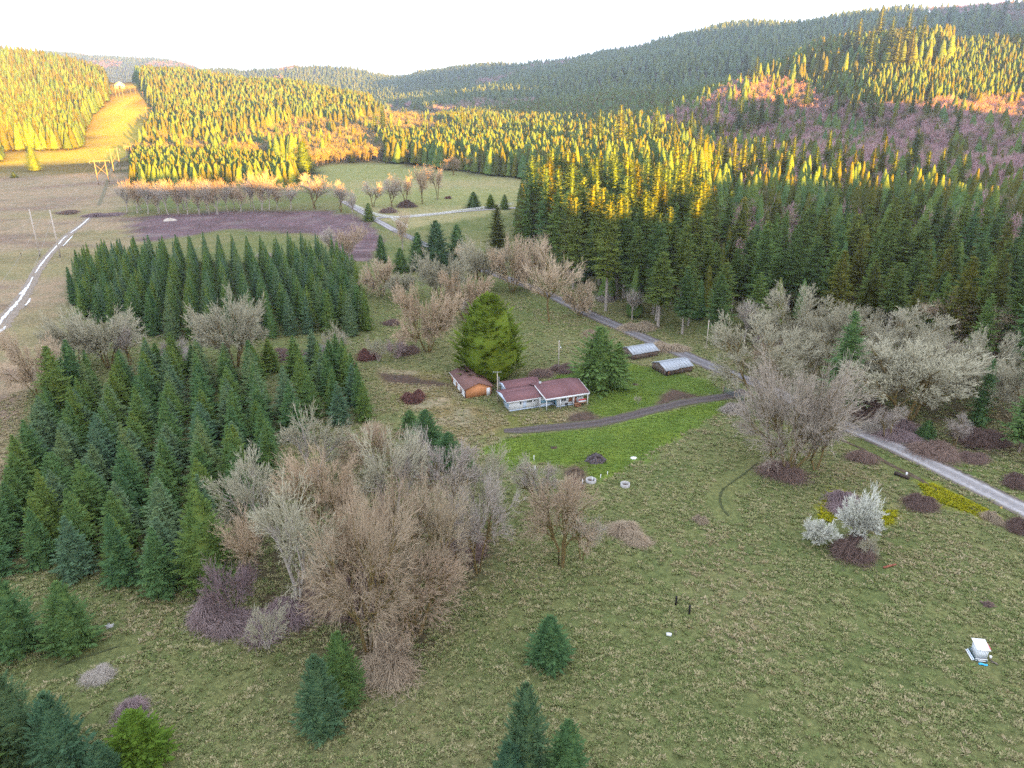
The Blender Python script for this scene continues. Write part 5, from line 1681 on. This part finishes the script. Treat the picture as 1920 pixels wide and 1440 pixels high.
edge = [Vector(at0(u_, v_, 14.0)) for u_, v_ in ((-120, 560), (-60, 600), (-10, 640))]
_spans = [(T1, T0, 'wire from the cross-braced tower to the tall plain poles'), (T1, T2, 'wire between the cross-braced tower and the next one beyond'), (T2, T3, 'wire between the two towers at the foot of the lit clearing'), (T3, T4, 'wire climbing from the clearing foot to the braced tower'), (T4, T5, 'wire from the braced slope tower to the one near the crest')]
for A_, B_, lab in _spans:
    for i in range(3):
        wire(A_[i], B_[i], 3.0, lab)
for i in range(3):
    wire(T0[i], edge[i], 2.5, 'wire leaving the tall plain poles over the dry field')

def pole(name, u, v, v_top, r, mat, label, cat='pole'):
    p = place(u, v)
    h = ht_at(p, v_top)
    o = empty(name, p, 0, label, cat)
    MB().tube([(0, 0, -.3), (0, 0, h)], r, r * .75, 8).build('shaft', mat, o)
    return o, h
o, h = pole('light_pole', 1047, 696, 638, .13, M_POLE_PALE, 'tall timber light pole in the paddock behind the house', 'light pole')
MB().tube([(0, 0, h * .82), (.25, -.1, h * .84), (.4, -.15, h * .8)], .04, .04, 6).build('arm', M_METAL, o)
MB().tube([(.4, -.15, h * .8), (.4, -.15, h * .76)], .12, .2, 10).build('lamp_shade', M_WHITE, o)
MB().box((.1, 0, h * .97), (.5, .08, .08)).build('bracket', M_METAL, o)
o, h = pole('utility_pole', 933, 753, 700, .11, M_POLE_PALE, 'pale pole with an aerial between the garage and the house', 'utility pole')
ae = MB().tube([(-1.1, .2, h + .25), (1.0, -.1, h + .35)], .035, .035, 5).tube([(0, 0, h - .1), (0, 0, h + .4)], .04, .04, 6)
for i in range(5):
    x_ = -.9 + i * .42
    ae.tube([(x_, -.45 + .05 * i, h + .27), (x_, .6 - .05 * i, h + .27)], .02, .02, 4)
ae.build('aerial', M_METAL, o)
MB().tube([(.35, 0, 0), (.35, 0, h * .88)], .05, .05, 6).build('conduit', M_METAL, o)
p = place(1019, 706)
q = MB().tube([(0, 0, -.1), (.9, .2, 2.6)], .07, .05, 6).build('leaning_pole', M_POLE)
q.location = p
tag(q, 'thin leaning pole in the brush behind the rear roof', 'pole')
o, h = pole('road_pole', 1324, 655, 600, .13, M_POLE_PALE, 'pale utility pole at the corner of the tall firs by the road', 'utility pole')
MB().box((0, 0, h * .93), (1.8, .1, .12), rad(60)).build('crossarm', M_POLE, o)

# ------------------------------------------------------------------ fences and gate
def fence(px, label, step, hgt, mat, rails=(.45, .9, 1.3), post=.12, name='rail_fence'):
    pts = [place(*q) for q in px]
    o = empty(name, pts[0], 0, label, 'fence')
    line = [pts[0]]
    for a, b_ in zip(pts[:-1], pts[1:]):
        n = max(1, int(round((b_ - a).length / step)))
        line += [a.lerp(b_, (i + 1) / n) for i in range(n)]
    line = [Vector((q.x, q.y, GZ(q.x, q.y))) - pts[0] for q in line]
    pm = MB().box((0, 0, hgt / 2 - .1), (post, post, hgt + .2)).mesh('post_mesh', mat)
    for q in line:
        k = link('post', pm, o)
        k.location = q
    for z_ in rails:
        r = MB()
        for a, b_ in zip(line[:-1], line[1:]):
            d = b_ - a
            R_ = d.to_track_quat('X', 'Z').to_matrix()
            r.box((a + b_) / 2 + Vector((0, 0, z_)), (d.length, .05, .2), M=R_)
        r.build('rail', mat, o)
    return o
fence([(666,388),(684,396),(706,405),(728,409),(745,410.5),(800,406),(850,400),(905,392),(962,384)], 'long white rail fence along the far lane and field', 2.6, 1.6, M_WHITE, rails=(.35, .8, 1.25, 1.5))
fence([(734,412),(748,419),(764,427)], 'short white rail fence at the mouth of the far lane', 2.4, 1.6, M_WHITE, rails=(.35, .8, 1.25, 1.5))
fence([(1310,795),(1240,842),(1200,866),(1160,890),(1140,902)], 'thin dark wire fence between the mown lawn and the meadow', 4.5, 1.1, M_DARK, rails=(), post=.06, name='wire_fence')
fence([(40,480),(75,482),(113,483),(160,480)], 'old wire fence posts crossing the dry field at the wet rut', 9, 1.4, M_DARK, rails=(), post=.2, name='wire_fence')

a, b_ = place(1357, 737), place(1376, 746)
c_ = place(1393, 757)
gt_ = empty('field_gate', a, math.atan2(b_.y - a.y, b_.x - a.x), 'dark metal bar gate in two leaves at the end of the driveway', 'gate')
L1 = (b_ - a).length
def leaf(x0, x1, dy, sl):
    for i in range(5):
        MB().tube([(x0, 0, .3 + i * .28), (x1, dy, .3 + i * .28 + sl)], .045, .045, 6).build('bar', M_TEAL, gt_)
    for t in (0, .5, 1):
        MB().tube([(x0 + (x1 - x0) * t, dy * t, .25 + sl * t), (x0 + (x1 - x0) * t, dy * t, 1.48 + sl * t)], .045, .045, 6).build('upright', M_TEAL, gt_)
leaf(0, L1, 0, 0)
leaf(L1 + .25, L1 * 1.95, -.2, 0)
for x_ in (-.18, L1 + .12, L1 * 1.95 + .15):
    MB().tube([(x_, 0, -.3), (x_, 0, 1.75)], .12, .11, 8).build('gate_post', M_POLE, gt_)

# white marker posts at the lawn corner, dark posts in the meadow
pw = MB().tube([(0, 0, -.2), (0, 0, 1.25)], .06, .06, 7).mesh('post_mesh', M_WHITE)
for i, (u_, v_, s_, lab) in enumerate([(1073,923,1.25,'white post beside the reddish brush, lowest of the lawn corner posts'),(1092,912,1.15,'white post between the reddish brush and the concrete ring'),(1110,905,1.0,'white post standing in front of the concrete ring'),(1126,898,.8,'short white post on the lawn edge past the concrete ring'),(1139,891,.65,'last short white post along the lawn edge'),(1001,864,1.0,'white post at the lawn edge above the grey bare tree'),(1003,884,1.0,'white post beside the grey bare tree')]):
    o = link('marker_post', pw)
    o.location = place(u_, v_)
    o.scale = (1.1, 1.1, s_)
    tag(o, lab, 'post', 'white posts at the lawn corner')
pdk = MB().tube([(0, 0, -.2), (.02, 0, .6), (.0, 0, 1.4)], .15, .14, 8).mesh('post_mesh', plain('black_post', (.018, .018, .02), .8, .2, .2, 3.0))
for u_, v_, lab in [(1267,1133,'black post in the open meadow, farther of the two'),(1292,1151,'black post in the open meadow, closer to the white pail')]:
    o = link('meadow_post', pdk)
    o.location = place(u_, v_)
    tag(o, lab, 'post', 'black posts in the meadow')
o = MB().box((0, 0, .14), (.62, .3, .26), rad(-12)).box((0, 0, .29), (.66, .33, .04), rad(-12)).build('white_trough', M_WHITE)
o.location = place(1254, 1192)
tag(o, 'small white trough on the grass below the black posts', 'trough')
o = MB().box((-.09, 0, .3), (.05, .1, .7)).box((.09, 0, .3), (.05, .1, .75)).box((0, 0, .6), (.14, .06, .06)).build('short_stand', M_WOODG)
o.location = place(1266, 1191)
tag(o, 'short grey timber stand beside the small white trough', 'stand')

# concrete rings
def ring(u, v, R_, hgt, label):
    m = MB()
    n = 20
    vs, fs = [], []
    for k in range(n):
        t = 2 * math.pi * k / n
        for rr, zz in ((R_, -.1), (R_, hgt), (R_ * .82, hgt), (R_ * .82, .02)):
            vs.append((rr * math.cos(t), rr * math.sin(t), zz))
    for k in range(n):
        a_, b2 = k * 4, ((k + 1) % n) * 4
        for j in range(3):
            fs.append((a_ + j, b2 + j, b2 + j + 1, a_ + j + 1))
    o = m.add(vs, fs).build('concrete_ring', M_FOUND)
    o.location = place(u, v)
    tag(o, label, 'concrete ring')
    f = MB().tube([(0, 0, .0), (0, 0, .06)], R_ * .8, R_ * .8, 18).build('soil', plain('ring_soil', (.12, .07, .045), .95, .05, .4, 3.0), o)
ring(1108, 903, .95, .55, 'concrete ring planter among the white posts at the lawn corner')
ring(1172, 911, .85, .6, 'concrete ring standing alone in the meadow beyond the posts')

# burn pile, soil heaps, stone slab, beams
def heap(name, u, v, wpx, hpx, mat, label, cat, seed, sticks=0, smat=None):
    p = place(u, v)
    d_ = depth_of(p.x, p.y, p.z)
    w_ = wpx / FPX * d_
    h_ = max(.25, hpx / FPX * d_ * .8)
    g = np.random.default_rng(seed)
    n, m = 20, 7
    vs, fs = [(0, 0, h_)], []
    ph = g.uniform(.75, 1.2, n)
    for j in range(1, m + 1):
        for k in range(n):
            t = 2 * math.pi * k / n
            r = w_ / 2 * j / m * ph[k]
            vs.append((r * math.cos(t) + g.normal(0, .02 * w_), r * math.sin(t) * .8 + g.normal(0, .02 * w_), h_ * (1 - (j / m) ** 1.5) * g.uniform(.75, 1.25) - (.08 if j == m else 0)))
    fs += [(0, 1 + k, 1 + (k + 1) % n) for k in range(n)]
    for j in range(m - 1):
        for k in range(n):
            a_, b2 = 1 + j * n + k, 1 + j * n + (k + 1) % n
            fs.append((a_, a_ + n, b2 + n, b2))
    o = MB().add(vs, fs).build(name, mat)
    o.location = p
    tag(o, label, cat)
    if sticks:
        b = MB()
        for i in range(sticks):
            a2 = g.uniform(0, 6.28)
            r = w_ * .42 * math.sqrt(g.random())
            c = Vector((r * math.cos(g.uniform(0, 6.28)), r * .8 * math.sin(g.uniform(0, 6.28)), h_ * (1 - (2 * r / w_) ** 1.5) * .9))
            dv = Vector((math.cos(a2), math.sin(a2), g.normal(0, .3))) * g.uniform(.15, .6)
            b.tube([c - dv, c + dv], .05, .03, 5)
        tag(b.build('charred_sticks', smat or M_DARK, o), kind='stuff')
    return o
heap('burn_pile', 1117, 864, 40, 18, plain('ash', (.075, .065, .075), .95, .05, .6, 4.0, c2=(.24, .2, .2)), 'dark burn pile of charred sticks on the green lawn', 'burn pile', 1, 90, plain('charred_wood', (.05, .042, .042), .9, .1, .6, 5.0, c2=(.22, .13, .11)))
heap('soil_heap', 1078, 888, 42, 10, plain('dark_soil', (.085, .062, .045), .95, .05, .4, 2.5), 'dark soil heap at the lawn corner', 'heap', 2, 16)
heap('brush_heap', 1852, 1134, 22, 7, M_DARK, 'small dark brush heap in the meadow above the white hut', 'heap', 3, 40, M_BRAMBLE)
heap('stone_slab', 1188, 859, 12, 3, M_WHITE, 'flat white stone slab on the lawn near the meadow edge', 'slab', 4)
heap('soil_patch', 1039, 839, 14, 3, plain('molehill_soil', (.075, .055, .04), .95, .05, .4, 2.5), 'small bare soil mound on the lawn below the driveway', 'mound', 5, 5)
heap('soil_patch', 1192, 722, 12, 3, plain('lawn_soil', (.09, .07, .05), .95, .05, .4, 2.5), 'small bare soil mound on the lawn above the driveway', 'mound', 6, 4)
def beam(name, u0, v0, u1, v1, r, mat, label, cat):
    a_, b2 = place(u0, v0), place(u1, v1)
    o = MB().tube([Vector((0, 0, r)), (b2 - a_) * .5 + Vector((0, 0, r * 1.1)), b2 - a_ + Vector((0, 0, r))], r, r * .9, 8).build(name, mat)
    o.location = a_
    tag(o, label, cat)
beam('culvert_beam', 1677, 889, 1704, 899, .35, M_DARK, 'dark beam lying by the road ditch', 'beam')
o = MB().box((0, 0, .4), (.22, .22, .9)).build('ditch_marker', M_WHITE)
o.location = place(1699, 893)
tag(o, 'small white marker beside the dark ditch beam', 'marker')
beam('old_log', 1656, 1066, 1679, 1060, .16, plain('red_log', (.24, .09, .06), .9, .1, .4, 3.0), 'short reddish log on the grass by the bramble bank', 'log')
beam('fallen_limb', 1664, 822, 1712, 795, .16, M_MOSS, 'long leaning limb under the mushroom-shaped oak', 'limb')
heap('pale_stump', 205, 1175, 14, 5, M_FOUND, 'pale dead stump in the grass beside the pointed fir', 'stump', 8, 14, M_FOUND)
heap('slash_heap', 318, 413, 26, 5, M_GREY, 'small slash heap on the purple clearing', 'heap', 9, 30, M_GREY)
o = heap('lane_rock', 1877, 953, 5, 4, plain('yellow_rock', (.5, .36, .1), .8, .2, .2, 2.0), 'small yellowish rock on the road verge', 'rock', 10)
# ------------------------------------------------------------------ grass
def tuft_np(seed, n, spread_, h):
    g = np.random.default_rng(seed)
    a = g.uniform(0, 6.28, n)
    r = spread_ * np.sqrt(g.random(n)) * .5
    p = np.stack([r * np.cos(a), r * np.sin(a), np.full(n, -.04)], 1)
    lean = g.uniform(.2, 1.1, n)
    a2 = a + g.normal(0, .7, n)
    hh_ = h * g.uniform(.5, 1.1, n)
    e = p + np.stack([np.cos(a2) * lean * hh_, np.sin(a2) * lean * hh_, hh_ * .8], 1)
    s = np.stack([-np.sin(a2), np.cos(a2), 0 * a2], 1) * (.05 * g.uniform(.6, 1.5, n))[:, None]
    m = p * .45 + e * .55 + np.array([0, 0, .12 * h])
    V = np.stack([p - s, p + s, m + s * .9, m - s * .9, e + s * .25, e - s * .25], 1).reshape(-1, 3)
    o = np.arange(n)[:, None] * 6
    return V, np.concatenate([o + np.array([0, 1, 2, 3]), o + np.array([3, 2, 4, 5])])
G_OLIVE = foliage('meadow_grass', [(0.0, (.105, .145, .05)), (.3, (.165, .20, .075)), (.55, (.25, .25, .115)), (.8, (.35, .305, .175)), (1.0, (.42, .36, .23))], .15)
G_LAWN = foliage('lawn_blades', [(0.0, (.10, .165, .036)), (.5, (.14, .21, .04)), (1.0, (.19, .24, .044))], .15)
G_DRY = foliage('dry_grass', [(0.0, (.22, .19, .09)), (.5, (.33, .28, .165)), (1.0, (.44, .37, .25))], .15)
TUFT = [tmesh('tuft_mesh', tuft_np(700 + i, 18, .55, .25), G_OLIVE) for i in range(4)] + [tmesh('tuft_mesh', tuft_np(710 + i, 16, .5, .28), G_DRY) for i in range(2)] + [tmesh('lawn_tuft_mesh', tuft_np(720 + i, 16, .5, .16), G_LAWN) for i in range(2)]
x, y = grid_pts(-118, 118, 46, 262, .43, .5)
z = grid_at(_zg, x, y)
u, v = proj(x, y, z)
k = (u > -20) & (u < 1940) & (v < 1470)
x, y, z, u, v = [q[k] for q in (x, y, z, u, v)]
den = np.clip(1.15 - (depth_of(x, y) - 70) / 170, .3, 1)
roads = np.full(len(x), 1e9)
for o in [q for q in COL.objects if q.name.split('.')[0] in ('road', 'driveway', 'ditch', 'path')]:
    n_ = len(o.data.vertices)
    c = np.empty(n_ * 3, np.float32)
    o.data.vertices.foreach_get('co', c)
    c = c.reshape(-1, 5, 3)[:, 2, :2]
    for i in range(0, len(c), 1):
        dx = (x - c[i, 0]) ** 2 + (y - c[i, 1]) ** 2
        roads = np.minimum(roads, dx)
clear = np.sqrt(roads) > 2.4
lawn = (sdist(LAWN_LOW, x, y) > 0) | (sdist(LAWN_UP, x, y) > 0)
bare_ = np.zeros(len(x), bool)
for p_ in DIRT + [GARDEN]:
    bare_ |= sdist(p_, x, y) > -.3
for p_ in YELLOW:
    bare_ |= sdist(p_, x, y) > -.3
for o in [q for q in COL.objects if q.parent is None and q.name.split('.')[0] in ('marker_post', 'meadow_post', 'white_trough', 'short_stand', 'concrete_ring', 'meadow_hut', 'tarp_roll', 'bucket', 'burn_pile', 'stone_slab', 'old_log', 'culvert_beam', 'brush_heap', 'soil_patch', 'loose_boards', 'pale_stump', 'lane_rock')]:
    bare_ |= (x - o.location[0]) ** 2 + (y - o.location[1]) ** 2 < (.55 if 'post' in o.name else 1.3) ** 2
dry_ = (sdist(YARD_DRY, x, y) > 0) | (sdist(TAN_LEFT, x, y) > 0)
def under(o, x0, x1, y0, y1):
    c, s_ = math.cos(o.rotation_euler[2]), math.sin(o.rotation_euler[2])
    dx, dy = x - o.location[0], y - o.location[1]
    a, b_ = dx * c + dy * s_, -dx * s_ + dy * c
    return (a > x0) & (a < x1) & (b_ > y0) & (b_ < y1)
bare_ |= under(house, -.2, 18, -.4, 12) | under(house, 10.5, 18, -2.2, 1) | under(gar, -.2, 6.6, -.2, 12.2)
for o in [q for q in COL.objects if q.name.startswith('shed')]:
    bare_ |= under(o, -.1, 8.2, -.1, 6.2)
patch = vnoise(x, y, 9, 61) * .5 + vnoise(x, y, 1.5, 62) * .5
k = (RG.random(len(x)) < np.clip(den * 1.1, 0, 1) * smooth(.28, .58, .25 * vnoise(x, y, 7, 61) + .3 * vnoise(x, y, 2.4, 64) + .45 * vnoise(x, y, .95, 62))) & clear & ~bare_
k |= lawn & clear & ~bare_ & (RG.random(len(x)) < .8)
x, y, z, lawn, dry_, patch = [q[k] for q in (x, y, z, lawn, dry_, patch)]
n = len(x)
pick = RG.integers(0, 4, n)
isdry = (RG.random(n) < smooth(.45, .8, vnoise(x, y, 16, 63)) * .45) | (dry_ & (RG.random(n) < .75))
pick = np.where(isdry, 4 + RG.integers(0, 2, n), pick)
pick = np.where(lawn, 6 + RG.integers(0, 2, n), pick)
s = RG.uniform(.45, 1.4, n) * (.75 + .5 * patch)
o = scatter('meadow_grass', np.stack([x, y, z], 1), np.stack([s * 1.15, s * 1.15, s], 1), np.stack([0 * x, 0 * x, RG.uniform(0, 6.28, n)], 1), pick, TUFT)
print('TUFTS', n)
# yellow bloom on the verge
xs, ys = [], []
for p_ in YELLOW:
    lo, hi = p_.min(0), p_.max(0)
    m = int((hi - lo).prod() * 16)
    a, b_ = RG.uniform(lo[0], hi[0], m), RG.uniform(lo[1], hi[1], m)
    kk = sdist(p_, a, b_) > 0
    xs.append(a[kk]); ys.append(b_[kk])
x, y = np.concatenate(xs), np.concatenate(ys)
G_YEL = foliage('yellow_bloom', [(0.0, (.12, .16, .02)), (.4, (.26, .26, .02)), (1.0, (.46, .40, .02))], .2)
YT = [tmesh('bloom_mesh', tuft_np(730 + i, 14, .4, .3), G_YEL) for i in range(2)]
n = len(x)
s = RG.uniform(.7, 1.3, n)
scatter('yellow_weeds', np.stack([x, y, grid_at(_zg, x, y)], 1), np.stack([s, s, s], 1), np.stack([0 * x, 0 * x, RG.uniform(0, 6.28, n)], 1), RG.integers(0, 2, n), YT)
